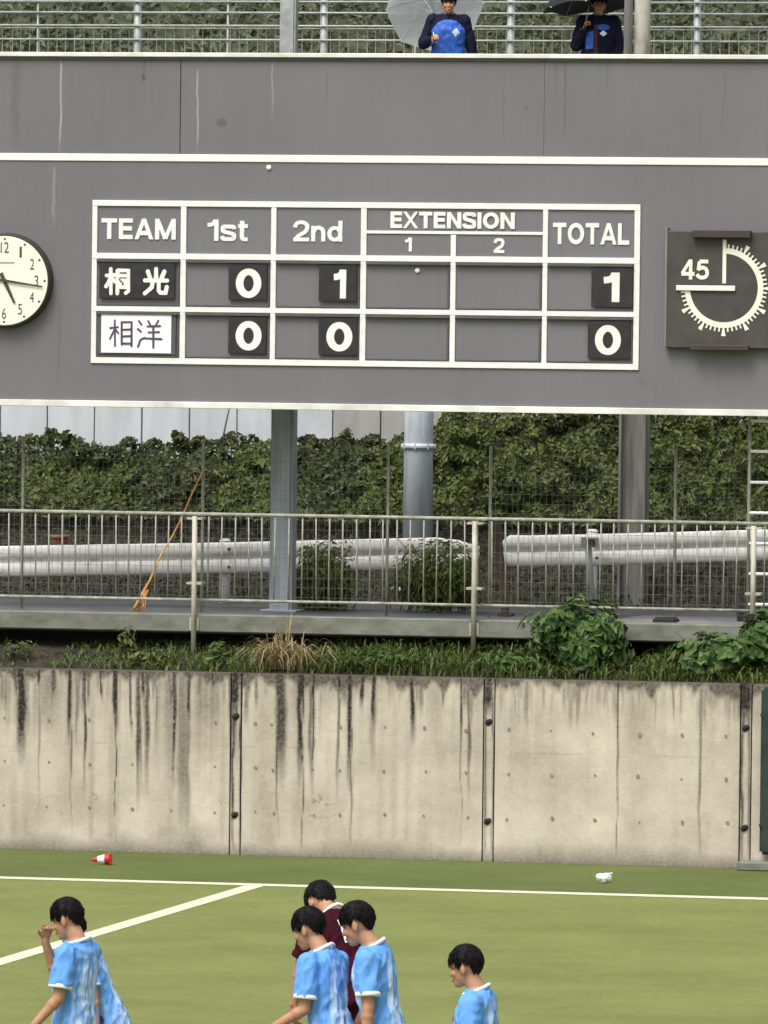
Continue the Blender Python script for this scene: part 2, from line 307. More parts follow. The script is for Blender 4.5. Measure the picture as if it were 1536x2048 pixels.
# scoreboard sheet: grey paint with faint vertical rain streaks and a few scars of their own shape
def boardmat():
    mt, N, L, B = nmat('scoreboard_grey_paint'); B.inputs['Roughness'].default_value = 0.55; B.inputs['Specular IOR Level'].default_value = 0.3
    tc = N.new('ShaderNodeTexCoord'); sep = N.new('ShaderNodeSeparateXYZ'); L.new(tc.outputs['Object'], sep.inputs[0])
    mp = N.new('ShaderNodeMapping'); mp.inputs['Scale'].default_value = (9, 1, 0.35)
    n1 = N.new('ShaderNodeTexNoise'); n1.inputs['Scale'].default_value = 1.6; n1.inputs['Detail'].default_value = 6; n1.inputs['Roughness'].default_value = 0.7
    L.new(tc.outputs['Object'], mp.inputs['Vector']); L.new(mp.outputs[0], n1.inputs['Vector'])
    n2 = N.new('ShaderNodeTexNoise'); n2.inputs['Scale'].default_value = 0.5; n2.inputs['Detail'].default_value = 4
    L.new(tc.outputs['Object'], n2.inputs['Vector'])
    ad = N.new('ShaderNodeMath'); ad.operation = 'MULTIPLY_ADD'; ad.inputs[1].default_value = 0.55; L.new(n1.outputs['Fac'], ad.inputs[0]); L.new(n2.outputs['Fac'], ad.inputs[2])
    cr = N.new('ShaderNodeValToRGB'); cr.color_ramp.elements[0].position = 0.50; cr.color_ramp.elements[1].position = 1.05
    cr.color_ramp.elements[0].color = (0.146, 0.143, 0.153, 1); cr.color_ramp.elements[1].color = (0.177, 0.174, 0.187, 1)
    L.new(ad.outputs[0], cr.inputs['Fac']); cur = cr.outputs[0]
    nw = N.new('ShaderNodeTexNoise'); nw.inputs['Scale'].default_value = 3.0; L.new(tc.outputs['Object'], nw.inputs['Vector'])
    def mth(op, a, b=None):
        q = N.new('ShaderNodeMath'); q.operation = op
        for i, v in enumerate((a, b)):
            if v is None: continue
            if isinstance(v, (int, float)): q.inputs[i].default_value = v
            else: L.new(v, q.inputs[i])
        return q.outputs[0]
    def mrange(v, a, b):
        q = N.new('ShaderNodeMapRange'); q.interpolation_type = 'SMOOTHSTEP'; q.inputs['From Min'].default_value = a; q.inputs['From Max'].default_value = b
        L.new(v, q.inputs['Value']); return q.outputs[0]
    wob = mth('MULTIPLY', mth('SUBTRACT', nw.outputs['Fac'], 0.5), 0.06)
    xw = mth('ADD', sep.outputs['X'], wob)
    drips = [(122, 120, 310, 2.6, 0.55, 1), (395, 140, 310, 2.6, 0.45, 1), (108, 330, 470, 5, 0.2, 1), (30, 118, 300, 14, 0.25, 0), (655, 150, 240, 2, 0.35, 0),
             (1130, 120, 280, 3, 0.4, 0), (1113, 118, 200, 2, 0.5, 0), (1215, 130, 200, 2.5, 0.35, 0), (1008, 130, 310, 2, 0.25, 0), (287, 112, 165, 4, 0.6, 0), (545, 118, 250, 3, 0.22, 1), (1448, 140, 300, 2.4, 0.3, 0), (118, 600, 790, 4, 0.25, 0)]
    for (px, py0, py1, wd, st, light) in drips:
        a = P(px, py0, 1.2); b = P(px, py1, 1.2); hw = wd / pxm(1.2)
        dx = mth('ABSOLUTE', mth('SUBTRACT', xw, (a.x + b.x) / 2))
        k = mrange(dx, hw, hw * 0.25)
        k = mth('MULTIPLY', k, mrange(sep.outputs['Z'], b.z - 0.05, b.z + 0.35)); k = mth('MULTIPLY', k, mrange(sep.outputs['Z'], a.z + 0.05, a.z - 0.08))
        k = mth('MULTIPLY', k, st)
        mx = N.new('ShaderNodeMix'); mx.data_type = 'RGBA'; L.new(k, mx.inputs['Factor']); L.new(cur, mx.inputs['A'])
        mx.inputs['B'].default_value = (0.50, 0.49, 0.44, 1) if light else (0.07, 0.065, 0.075, 1); cur = mx.outputs['Result']
    for (px, py, rx, rz, st) in [(443, 245, 15, 11, 0.55), (287, 155, 5, 9, 0.8), (1052, 217, 6, 6, 0.4), (1285, 765, 10, 10, 0.15)]:
        c = P(px, py, 1.2); s = pxm(1.2)
        ux = mth('MULTIPLY', mth('SUBTRACT', xw, c.x), s / rx); uz = mth('MULTIPLY', mth('SUBTRACT', sep.outputs['Z'], c.z), s / rz)
        rr = mth('ADD', mth('MULTIPLY', ux, ux), mth('MULTIPLY', uz, uz))
        k = mth('MULTIPLY', mrange(mth('ADD', rr, mth('MULTIPLY', n1.outputs['Fac'], 1.2)), 1.7, 0.6), st)
        mx = N.new('ShaderNodeMix'); mx.data_type = 'RGBA'; L.new(k, mx.inputs['Factor']); L.new(cur, mx.inputs['A']); mx.inputs['B'].default_value = (0.07, 0.068, 0.075, 1); cur = mx.outputs['Result']
    L.new(cur, B.inputs['Base Color'])
    bp = N.new('ShaderNodeBump'); bp.inputs['Strength'].default_value = 0.12; bp.inputs['Distance'].default_value = 0.02
    L.new(n2.outputs['Fac'], bp.inputs['Height']); L.new(bp.outputs[0], B.inputs['Normal'])
    return mt
M['board'] = boardmat()
# retaining wall: board-marked concrete, black algae runs stored per point
mt, N, L, B = nmat('stained_concrete'); B.inputs['Roughness'].default_value = 0.85; B.inputs['Specular IOR Level'].default_value = 0.25
tc = N.new('ShaderNodeTexCoord')
n1 = N.new('ShaderNodeTexNoise'); n1.inputs['Scale'].default_value = 1.4; n1.inputs['Detail'].default_value = 8; n1.inputs['Roughness'].default_value = 0.65
L.new(tc.outputs['Object'], n1.inputs['Vector'])
c1 = N.new('ShaderNodeValToRGB'); c1.color_ramp.elements[0].position = 0.32; c1.color_ramp.elements[1].position = 0.7
c1.color_ramp.elements[0].color = (0.42, 0.37, 0.295, 1); c1.color_ramp.elements[1].color = (0.64, 0.575, 0.47, 1)
L.new(n1.outputs['Fac'], c1.inputs['Fac'])
at1 = N.new('ShaderNodeAttribute'); at1.attribute_name = 'rust'; at2 = N.new('ShaderNodeAttribute'); at2.attribute_name = 'stain'
mr1 = N.new('ShaderNodeMix'); mr1.data_type = 'RGBA'; L.new(at1.outputs['Fac'], mr1.inputs['Factor']); L.new(c1.outputs[0], mr1.inputs['A']); mr1.inputs['B'].default_value = (0.20, 0.10, 0.04, 1)
n2 = N.new('ShaderNodeTexNoise'); n2.inputs['Scale'].default_value = 30; n2.inputs['Detail'].default_value = 5; L.new(tc.outputs['Object'], n2.inputs['Vector'])
ad = N.new('ShaderNodeMath'); ad.operation = 'MULTIPLY_ADD'; L.new(n2.outputs['Fac'], ad.inputs[0]); ad.inputs[1].default_value = 0.7; ad.inputs[2].default_value = 0.65
mm = N.new('ShaderNodeMath'); mm.operation = 'MULTIPLY'; mm.use_clamp = True; L.new(at2.outputs['Fac'], mm.inputs[0]); L.new(ad.outputs[0], mm.inputs[1])
mr2 = N.new('ShaderNodeMix'); mr2.data_type = 'RGBA'; L.new(mm.outputs[0], mr2.inputs['Factor']); L.new(mr1.outputs['Result'], mr2.inputs['A']); mr2.inputs['B'].default_value = (0.026, 0.021, 0.018, 1)
L.new(mr2.outputs['Result'], B.inputs['Base Color'])
bp = N.new('ShaderNodeBump'); bp.inputs['Strength'].default_value = 0.35; bp.inputs['Distance'].default_value = 0.01; L.new(n2.outputs['Fac'], bp.inputs['Height']); L.new(bp.outputs[0], B.inputs['Normal'])
M['wall'] = mt

# ================================================================== SETTING
# pitch and its border behind the goal line
g1 = P(0, 1757, 0); 
gl = G(768, 1777, 0.0).y          # goal line depth
pit = obj('pitch', [(-90, -110, 0), (90, -110, 0), (90, gl, 0), (-90, gl, 0)], [(0, 1, 2, 3)], M['turf']); tag(pit, kind='structure')
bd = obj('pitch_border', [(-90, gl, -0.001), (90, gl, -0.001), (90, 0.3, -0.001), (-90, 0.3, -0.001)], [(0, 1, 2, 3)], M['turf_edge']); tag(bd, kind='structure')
gr = obj('ground', [(-300, -300, -0.05), (300, -300, -0.05), (300, 300, -0.05), (-300, 300, -0.05)], [(0, 1, 2, 3)], M['soil']); tag(gr, kind='structure')
def flat(name, x0, x1, y0, y1, z, mt_, n=1):
    return obj(name, [(x0, y0, z), (x1, y0, z), (x1, y1, z), (x0, y1, z)], [(0, 1, 2, 3)], mt_)
o = flat('goal_line', -45, 45, gl - 0.15, gl + 0.15, 0.004, M['line']); tag(o, kind='structure')
xl = G(512, 1771, 0).x
o = flat('pitch_side_line', xl - 0.10, xl + 0.10, -60, gl - 0.15, 0.004, M['line']); tag(o, kind='structure')

# ---- retaining wall
ZT = P(768, 1353, 0).z
wall = thing('retaining_wall', 'long cream concrete retaining wall streaked with black rain stains', 'wall', (0, 0.2, 0))
jx = [P(471, 1540, 0).x, P(977, 1540, 0).x, P(1491, 1540, 0).x]
JW = 0.066
streaks = [(2, 9, .5, .35), (42, 20, 1, .75), (46, 30, .55, .6), (78, 5, .45, 1.1), (140, 8, .9, .6), (143, 3, .7, 1.2), (165, 10, .65, .35), (179, 6, .6, .3), (196, 8, .35, .2), (232, 9, .95, .5), (231, 2.5, .9, 1.4),
           (262, 5, .8, .5), (275, 7, .75, 1.0), (297, 5, .75, .28), (340, 5, .6, .25), (366, 24, .5, 1.3), (378, 7, 1, .45), (374, 10, .5, 1.4), (350, 30, .3, .3), (450, 8, .4, .3),
           (495, 14, .6, .2), (513, 8, .55, .3), (560, 24, .75, .85), (556, 4, .8, 1.2), (600, 12, .95, .85), (604, 2.5, .9, 1.5), (640, 4, .3, .3), (698, 9, .9, .85), (702, 4, .6, 1.5), (720, 9, .35, .3), (748, 9, .95, .45), (746, 14, .4, .7),
           (824, 9, .85, .5), (842, 12, .55, .3), (921, 5, 1, .55), (923, 2.5, .5, 1.3), (800, 5, .3, .25), (1000, 7, .3, .3), (1040, 20, .25, .2), (1085, 9, .35, .25), (1150, 26, .4, .2), (1195, 14, .3, .22), (1234, 2.6, .85, 1.5), (1232, 9, .35, .35),
           (1280, 5, .4, .2), (1312, 5, .35, .25), (1345, 4.5, .6, .3), (1362, 8, .35, .3), (1400, 6, .55, 1.4), (1402, 14, .35, .4), (1425, 25, .35, .22), (1462, 12, .3, .18), (30, 12, .4, .3), (110, 14, .3, .25), (215, 10, .3, .25), (322, 14, .3, .3), (408, 8, .35, .25), (530, 12, .3, .25)]
rs_ = random.Random(5)
for _ in range(46):
    px_ = rs_.uniform(0, 960); streaks.append((px_, rs_.uniform(3, 11), rs_.uniform(.45, .85), rs_.choice((.15, .25, .25, .4, .6, .9))))
for _ in range(22): streaks.append((rs_.uniform(960, 1480), rs_.uniform(3, 9), rs_.uniform(.25, .5), rs_.uniform(.12, .4)))
streaks += [(471, 26, .95, .35), (466, 5, .8, 1.6), (480, 5, .8, 1.6), (977, 22, .8, .28), (971, 4, .7, 1.6), (985, 4, .7, 1.6), (1491, 30, .9, .3), (1484, 7, .7, 1.6), (1500, 6, .6, 1.6)]
SX = [(P(a, 1380, 0).x, P(a, 1680, 0).x, b / 190.0 * 0.62, min(1, c * 1.2), d * 1.15) for a, b, c, d in streaks]
def vnoise(x, seed, n=4096):
    r = np.random.default_rng(seed).random(n); xi = np.floor(x).astype(int); f = x - xi; f = f * f * (3 - 2 * f)
    return r[xi % n] * (1 - f) + r[(xi + 1) % n] * f
def vnoise2(x, y, seed):
    r = np.random.default_rng(seed).random((256, 256)); xi = np.floor(x).astype(int); yi = np.floor(y).astype(int)
    fx = x - xi; fy = y - yi; fx = fx * fx * (3 - 2 * fx); fy = fy * fy * (3 - 2 * fy)
    a = r[xi % 256, yi % 256] * (1 - fx) + r[(xi + 1) % 256, yi % 256] * fx
    b = r[xi % 256, (yi + 1) % 256] * (1 - fx) + r[(xi + 1) % 256, (yi + 1) % 256] * fx
    return a * (1 - fy) + b * fy
def wall_panel(x0, x1, name='wall_panel', fine=True, yoff=0.0):
    st = 0.014 if fine else 0.12
    nx = max(2, int((x1 - x0) / st)); nz = int(ZT / st)
    X, Z = np.meshgrid(np.linspace(x0, x1, nx + 1), np.linspace(0, ZT, nz + 1))
    t = (ZT - Z)                                # distance below the top
    base = np.zeros_like(X); S = np.zeros_like(X)
    for k, (xa, xb, hw, st_, ln) in enumerate(SX):
        ctr = xa + (xb - xa) * (t / ZT) + (vnoise(t * 3 + k * 17, 5 + k) - 0.5) * 0.03
        wv = hw * (0.75 + 0.5 * vnoise(t * 5 + k * 31, 90 + k))
        d = np.abs(X - ctr) / wv
        prof = np.clip(1.25 - d, 0, 1); prof = prof * prof * (3 - 2 * prof)
        fall = np.clip((ln * 1.35 - t) / (ln * 0.65), 0, 1)
        S = np.maximum(S, prof * fall * st_)
        halo = np.clip(1 - d / 2.8, 0, 1) ** 1.5; S = np.maximum(S, halo * np.clip((ln * 1.1 - t) / (ln * 0.9), 0, 1) * st_ * 0.5)
    left = np.clip((P(1000, 1500, 0).x - X) / 2.5, 0, 1)
    f1 = vnoise(X * 38, 201) * 0.6 + vnoise(X * 90, 202) * 0.4 + (vnoise2(X * 25, Z * 2.0, 203) - 0.5) * 0.5
    ln = 0.22 + 0.75 * vnoise(X * 21, 204) ** 2 * (0.6 + 0.6 * left)
    S = np.maximum(S, np.clip(f1 * 1.7 - 0.6, 0, 1) * np.clip((ln - t) / ln, 0, 1) * 0.75)
    S = np.maximum(S, np.clip(vnoise(X * 14, 206) * 1.5 - 0.6, 0, 1) * 0.26 * (0.35 + 0.65 * left))
    band = vnoise(X * 5.5 + 11, 231) * 0.55 + vnoise(X * 13 + 7, 232) * 0.3 + vnoise(X * 31, 233) * 0.15 + (vnoise2(X * 9, Z * 1.2, 234) - 0.5) * 0.25
    reach = 0.35 + 1.5 * vnoise(X * 4.1 + 3, 235)
    wash = np.clip((band - 0.44) / 0.30, 0, 1) * np.clip((reach - t) / (reach * 0.8), 0, 1)
    S = np.maximum(S, wash * (0.20 + 0.34 * left)); S = S + (1 - S) * wash * 0.06
    S = np.maximum(S, np.clip((0.07 + 0.16 * vnoise(X * 9, 207) ** 2 + 0.05 * vnoise(X * 30, 221) - t) / 0.10, 0, 1) * 0.8)           # dirty top edge
    bh = 0.10 + 0.13 * vnoise(X * 2.2, 208) + 0.05 * vnoise(X * 11, 209)
    S = np.maximum(S, np.clip((bh - Z) / bh, 0, 1) * 0.62)                                            # splash line at the foot
    cx = P(375, 1680, 0).x
    S = np.maximum(S, np.clip(1 - np.hypot((X - cx) / 0.5, (Z - 0.05) / 0.42), 0, 1) * 0.55 * (0.6 + 0.8 * vnoise2(X * 5, Z * 5, 210)))
    S = np.maximum(S, np.clip(1 - np.abs(Z - ZT * 0.60) / 0.006, 0, 1) * (vnoise(X * 3, 214) > 0.55) * 0.35)
    S += (vnoise2(X * 45, Z * 45, 211) - 0.5) * 0.10
    # rust-brown crack marks
    a = vnoise2(X * 5.5, Z * 8.0, 212) + 0.6 * vnoise2(X * 16, Z * 20, 213) + 0.35 * vnoise2(X * 40, Z * 40, 218)
    crk = np.clip(1 - np.abs(a - 1.0) / 0.055, 0, 1) * (vnoise2(X * 7 + 3, Z * 7, 219) > 0.42)
    Rr = np.zeros_like(X)
    for (px, py, rx, rz, s_) in [(180, 1605, .55, .22, .75), (610, 1612, .62, .16, 1.0), (445, 1608, .12, .12, .7), (90, 1620, .3, .2, .4), (705, 1560, .03, .4, .6)]:
        c = P(px, py, 0)
        Rr = np.maximum(Rr, np.clip(1.3 - np.hypot((X - c.x) / rx, (Z - c.z) / rz), 0, 1) * s_)
    rust = np.clip(Rr * (crk * 0.7 + 0.34 * vnoise2(X * 9, Z * 9, 215) * vnoise2(X * 23, Z * 23, 220)), 0, 1)
    S = np.clip(np.maximum(S, 0.5 * crk * np.clip(Rr - 0.35, 0, 1)), 0, 1)
    Yv = (vnoise2(X * 3, Z * 2, 216) - 0.5) * 0.008 + (vnoise(X * 14, 217) - 0.5) * 0.004 + yoff
    n = X.size
    verts = np.stack([X.ravel(), Yv.ravel(), Z.ravel()], 1)
    idx = np.arange(n).reshape(nz + 1, nx + 1)
    q = np.stack([idx[:-1, :-1].ravel(), idx[:-1, 1:].ravel(), idx[1:, 1:].ravel(), idx[1:, :-1].ravel()], 1)
    vl = verts.tolist(); fl = q.tolist()
    b = len(vl); vl += [(x0, 0.35, 0), (x1, 0.35, 0), (x1, 0.35, ZT), (x0, 0.35, ZT)]
    top = idx[-1].tolist(); fl.append(top + [b + 2, b + 3]); fl.append([b + 1, b, b + 3, b + 2])
    fl.append([i for i in idx[:, 0].tolist()][::-1] + [b, b + 3][::1]); fl.append(idx[:, -1].tolist() + [b + 2, b + 1])
    me = mesh(name, vl, fl, M['wall'])
    pad = np.full(4, 0.9)
    for nm, arr in (('stain', S), ('rust', rust)):
        at = me.attributes.new(nm, 'FLOAT', 'POINT'); at.data.foreach_set('value', np.concatenate([arr.ravel(), pad]).astype(np.float32))
    return link(name, me, wall)
xs = [-14.0, jx[0] - 2.67 * 1.0, jx[0], jx[1], jx[2], jx[2] + 2.7, 14.0]
for i in range(len(xs) - 1):
    a = xs[i] + (JW if i else 0); b = xs[i + 1] - (JW if i < len(xs) - 2 else 0)
    wall_panel(a, b, fine=(1 <= i <= 3 or i == 4) )
for x in xs[1:-1]:
    s = wall_panel(x - JW * 0.78, x + JW * 0.78, 'joint_strip', abs(x) < 6, 0.006)
    box('joint_backing', x - JW, x + JW, 0.05, 0.33, 0.0, ZT - 0.06, M['hole'], wall)
    for py in (1440, 1638):
        z = P(768, py, 0).z
        q = MB(); q.tube([(x - 0.01, -0.004, z), (x - 0.01, 0.03, z)], 0.034, 11); q.tube([(x + 0.008, -0.0055, z + 0.012), (x + 0.008, 0.03, z + 0.012)], 0.028, 9)
        q.build('bolt_cap', M['hole'], s, True)
tm = MB().tube([(0, -0.006, 0), (0, 0.01, 0)], 0.020, 10).mesh('tie_hole', M['tie'])
tm2 = MB().tube([(0, -0.0065, 0), (0, 0.01, 0)], [0.022, 0.015], 9).mesh('tie_hole', M['tie'])
for px in [10, 95, 180, 262, 345, 430, 512, 545, 627, 682, 770, 850, 933, 1016, 1104, 1188, 1278, 1363, 1452]:
    for py in (1455, 1542, 1630):
        p = P(px + random.uniform(-3, 3), py + 0.024 * (px - 768) + random.uniform(-3, 3), 0)
        o = link('tie_hole', random.choice((tm, tm2)), wall, loc=(p.x, -0.004, p.z)); s_ = random.uniform(0.4, 0.95); o.scale = (s_, 1, s_ * random.uniform(0.8, 1.3))
# green pad and concrete footing at the right end
pd = thing('padded_post', 'dark green padded post at the right end of the wall', 'post', (P(1560, 1700, -0.1).x, -0.1, 0))
xa = P(1521, 1550, -0.12).x
bevel(MB().box(xa, xa + 0.55, -0.16, -0.012, 0.16, ZT - 0.02).build('pad', M['green_pad'], pd), 0.03, 2)
for zz in (0.45, 1.6): box('strap', xa - 0.003, xa + 0.553, -0.163, -0.008, zz, zz + 0.03, M['green_pad'], pd)
ft = box('concrete_footing', P(1475, 1720, -0.25).x, P(1475, 1720, -0.25).x + 1.3, -0.32, -0.01, 0.0, 0.09, M['concrete_edge'], None, 0.012)
tag(ft, 'low grey concrete footing at the base of the wall by the green post', 'footing')

# ---- planting strip, deck edge, road
ZS = P(768, 1236, 1.0).z; ZB = P(768, 1272, 1.0).z
def sheet(name, prof, mt_, x0=-14, x1=14, nx=60, amp=0.05, seed=3, kind='structure'):
    vs = []; fs = []; n = len(prof)
    for i in range(nx + 1):
        x = x0 + (x1 - x0) * i / nx
        for (y, z) in prof:
            dz = amp * (noise.noise((x * 1.3, y * 1.3, seed)) + 0.5 * noise.noise((x * 4, y * 4, seed + 9)))
            vs.append((x, y, z + dz))
    for i in range(nx):
        for j in range(n - 1): fs.append((i * n + j, (i + 1) * n + j, (i + 1) * n + j + 1, i * n + j + 1))
    o = obj(name, vs, fs, mt_, None, True); tag(o, kind=kind); return o
sheet('planting_soil', [(0.33, ZT - 0.02), (0.6, ZT + 0.06), (1.0, ZT + 0.16), (1.4, ZT + 0.22), (1.75, ZT + 0.24)], M['soil'], amp=0.04)
dk = box('deck_edge_beam', -14, 14, 1.0, 1.28, ZB, ZS, M['concrete_edge'], None, 0.012); tag(dk, kind='structure')
rd = box('road', -14, 14, 1.28, 7.6, ZS - 0.22, ZS - 0.012, M['asphalt']); tag(rd, kind='structure')
xap = P(1235, 1240, 2.0).x
ap = box('concrete_apron', xap, xap + 8, 1.285, 3.4, ZS - 0.10, ZS - 0.004, mat('apron_concrete', (0.27, 0.265, 0.26), 0.6, (0.15, 0.15, 0.15), 2.5, bump=0.3), None, 0.004); tag(ap, kind='structure')
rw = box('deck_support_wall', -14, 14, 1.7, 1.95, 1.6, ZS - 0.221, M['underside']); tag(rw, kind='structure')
# bank behind the road, terrace wall and upper terrace, hillside
sheet('bank', [(6.0, ZS - 0.1), (7.0, ZS + 0.12), (8.2, ZS + 0.55), (9.3, ZS + 0.85), (10.2, ZS + 1.1), (11.05, ZS + 1.2)], M['soil'], amp=0.08, nx=90)
ZU = P(768, 40, 12.5).z - 1.44       # terrace level from the watchers' shoulders
tw = thing('terrace_wall', 'pale grey panelled wall above the hedge behind the scoreboard', 'wall', (0, 11, 2.4))
j0 = P(94, 850, 11).x; stp = P(188.5, 850, 11).x - j0
xwarm = P(600, 850, 11).x
for k in range(-10, 24):
    a = j0 + k * stp; b = a + stp
    pm = M['panel_pale'] if a < xwarm else M['panel_warm']
    box('wall_panel', a + 0.008, b - 0.008, 11.0 + random.uniform(0, 0.012), 11.2, 2.4, ZU - 0.1, pm, tw, 0.004)
box('joint_backing', -15, 14, 11.06, 11.3, 2.4, ZU - 0.12, M['underside'], tw)
o = box('upper_terrace', -16, 16, 10.9, 15.6, ZU - 0.1, ZU, M['concrete_edge']); tag(o, kind='structure')
sheet('hillside', [(15.4, ZU - 0.2), (15.8, ZU + 0.1), (17, ZU + 1.0), (20, ZU + 3.2), (26, ZU + 7.5), (40, ZU + 13)], M['hill_soil'], -30, 30, 80, 0.25)

# ---- leaves
def leaves(name, C, Nn, size, mt_, parent=None, aspect=0.55, flop=0.6, kind='stuff', seed=1, fold=0.25):
    r = np.random.default_rng(seed); n = len(C)
    Nn = Nn + r.normal(0, flop, (n, 3)); Nn /= np.linalg.norm(Nn, axis=1)[:, None]
    T = r.normal(0, 1, (n, 3)); T[:, 2] -= 0.4; T -= Nn * (T * Nn).sum(1)[:, None]; T /= np.linalg.norm(T, axis=1)[:, None] + 1e-9
    Bv = np.cross(Nn, T); s = (size * r.uniform(0.65, 1.3, n) ** 1.0 * np.exp(np.clip(r.normal(0, 0.28, n), -0.5, 0.4)))[:, None]
    a = C - T * s * 0.5; t = C + T * s * 0.5 - Nn * s * 0.12
    l = C + Bv * s * aspect * 0.5 + Nn * s * fold * 0.4 - T * s * 0.06; rr = C - Bv * s * aspect * 0.5 + Nn * s * fold * 0.4 - T * s * 0.06
    V = np.stack([a, l, t, rr], 1).reshape(-1, 3)
    base = np.arange(n) * 4
    Fc = np.concatenate([np.stack([base, base + 1, base + 2], 1), np.stack([base, base + 2, base + 3], 1)])
    o = obj(name, V.tolist(), Fc.tolist(), mt_, parent)
    if kind: o['kind'] = kind
    return o
def scatter_hedge(n, x0, x1, y0, y1, zlo, ztop, seed, thick=0.5):
    """points through a leafy mass lying against a rising bank"""
    r = np.random.default_rng(seed)
    X = r.uniform(x0, x1, n); u = r.random(n) ** 0.8
    top = ztop(X) + 0.16 * (vnoise(X * 3.1 + 50, seed) - 0.5) + 0.16 * (vnoise(X * 11 + 50, seed + 1) - 0.5)
    Z = zlo + (top - zlo) * u
    clump = vnoise2(X * 2.6 + 40, Z * 3.4 + 40, seed + 2) * 0.6 + vnoise2(X * 7 + 40, Z * 8 + 40, seed + 3) * 0.4
    Y = y0 + (y1 - y0) * u - (clump - 0.4) * thick - r.random(n) * 0.10
    Nn = np.stack([np.zeros(n), -np.ones(n), np.full(n, 0.55)], 1)
    return np.stack([X, Y, Z], 1), Nn
xr = P(880, 900, 9.6).x
def ztop(X):
    zl = P(300, 880, 9.6).z; zr = P(1100, 822, 9.6).z
    zm = P(700, 868, 9.6).z
    t = np.clip((X - (xr - 0.35)) / 0.5, 0, 1)
    b = np.where(X < P(560, 880, 9.6).x, zl, zm)
    return b * (1 - t) + (zr + 0.12) * t
zl0 = P(768, 1036, 8.6).z
C, Nn = scatter_hedge(42000, -8.8, 4.8, 8.5, 10.3, zl0 - 0.05, ztop, 31, 1.0)
brt = vnoise2(C[:, 0] * 1.1 + 9, C[:, 2] * 1.6 + 9, 77) + 0.25 * (C[:, 0] > xr - 0.4)
sel = brt > 0.50
h = leaves('hedge_foliage', C[~sel], Nn[~sel], 0.072, M['leaf_dark'], seed=5, flop=0.75)
tag(h, 'dark green ivy hedge covering the bank behind the road', 'hedge', kind='stuff')
h = leaves('bright_hedge_foliage', C[sel], Nn[sel], 0.078, M['leaf_hedge2'], seed=6, flop=0.75)
tag(h, 'brighter green leaf clumps among the dark hedge on the bank', 'hedge', kind='stuff')
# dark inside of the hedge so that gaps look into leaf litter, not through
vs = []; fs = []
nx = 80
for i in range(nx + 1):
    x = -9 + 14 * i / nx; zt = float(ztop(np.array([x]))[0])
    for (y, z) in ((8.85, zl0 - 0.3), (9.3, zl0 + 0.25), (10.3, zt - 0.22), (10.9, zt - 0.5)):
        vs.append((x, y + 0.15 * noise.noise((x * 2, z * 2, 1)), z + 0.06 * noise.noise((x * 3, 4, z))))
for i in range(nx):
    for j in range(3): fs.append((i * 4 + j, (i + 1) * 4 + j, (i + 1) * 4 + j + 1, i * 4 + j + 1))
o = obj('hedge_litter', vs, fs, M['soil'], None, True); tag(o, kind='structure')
n = 18000; r = np.random.default_rng(47)
X = r.uniform(-8.8, 4.8, n); Y = r.uniform(6.1, 9.0, n)
Zv = np.interp(Y, [6.0, 7.0, 8.2, 9.3], [ZS - .1, ZS + .12, ZS + .55, ZS + .85]) + 0.03 + r.random(n) * 0.10 * (0.4 + vnoise2(X * 2 + 50, Y * 2, 12))
o = leaves('bank_ground_cover', np.stack([X, Y, Zv], 1), np.tile(np.array([0, -0.5, 0.8]), (n, 1)), 0.055, M['leaf_ground'], seed=18, flop=0.5)
tag(o, 'dark low plants on the bank between guardrail and hedge', 'ground cover', kind='stuff')
# hillside cover
n = 24000; r = np.random.default_rng(41)
X = r.uniform(-12.5, 5.5, n); u = r.random(n); Y = 15.7 + u * 5.0
prof_y = np.array([15.4, 15.8, 17, 20, 26]); prof_z = np.array([ZU - .2, ZU + .1, ZU + 1.0, ZU + 3.2, ZU + 7.5])
Zv = np.interp(Y, prof_y, prof_z) + 0.1 + (vnoise2(X * 1.5 + 30, Y * 2 + 30, 8) - 0.3) * 0.25 + r.random(n) * 0.08
o = leaves('hillside_foliage', np.stack([X, Y, Zv], 1), np.tile(np.array([0, -0.7, 0.7]), (n, 1)), 0.12, M['leaf_far'], seed=8, flop=0.6)
tag(o, 'grey green undergrowth covering the hillside behind the top fence', 'undergrowth', kind='stuff')

# ================================================================== SCOREBOARD
YB = 1.2
sbx0, sbx1 = -6.6, 6.6
sb = thing('scoreboard', 'long grey scoreboard with white grid for team, halves, extension and total', 'scoreboard', (0, YB, P(768, 815, YB).z))
zt1 = P(768, 107, YB).z; zs0 = P(768, 326, YB).z; zs1 = P(768, 311, YB).z; zb1 = P(768, 809, YB).z; zb0 = P(768, 821, YB).z
seam = [P(361, 200, YB).x]; seam = [seam[0] - 3.98, seam[0], seam[0] + 3.98, seam[0] + 7.96]
xs_ = [sbx0] + [s for s in seam if sbx0 < s < sbx1] + [sbx1]
gaps = [0.005 if i == 2 else 0.0012 for i in range(len(xs_))]
for i in range(len(xs_) - 1):
    box('upper_panel', xs_[i] + gaps[i], xs_[i + 1] - gaps[i + 1], YB, YB + 0.3, zs1, zt1 - 0.06, M['board'], sb, 0.0015)
    box('lower_panel', xs_[i] + 0.0004, xs_[i + 1] - 0.0004, YB + 0.001, YB + 0.3, zb0 + 0.02, zs0, M['board'], sb)
box('core', sbx0 + 0.02, sbx1 - 0.02, YB + 0.02, YB + 0.28, zb0 + 0.03, zt1 - 0.07, M['lip'], sb)
box('top_edge', sbx0 - 0.01, sbx1 + 0.01, YB - 0.05, YB + 0.34, zt1 - 0.048, zt1, M['edge_white'], sb, 0.006)
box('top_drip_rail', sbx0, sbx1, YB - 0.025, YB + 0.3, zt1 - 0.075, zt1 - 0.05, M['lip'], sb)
box('stripe', sbx0, sbx1, YB - 0.012, YB + 0.29, zs0 + 0.001, zs1 - 0.001, M['board_white'], sb, 0.003)
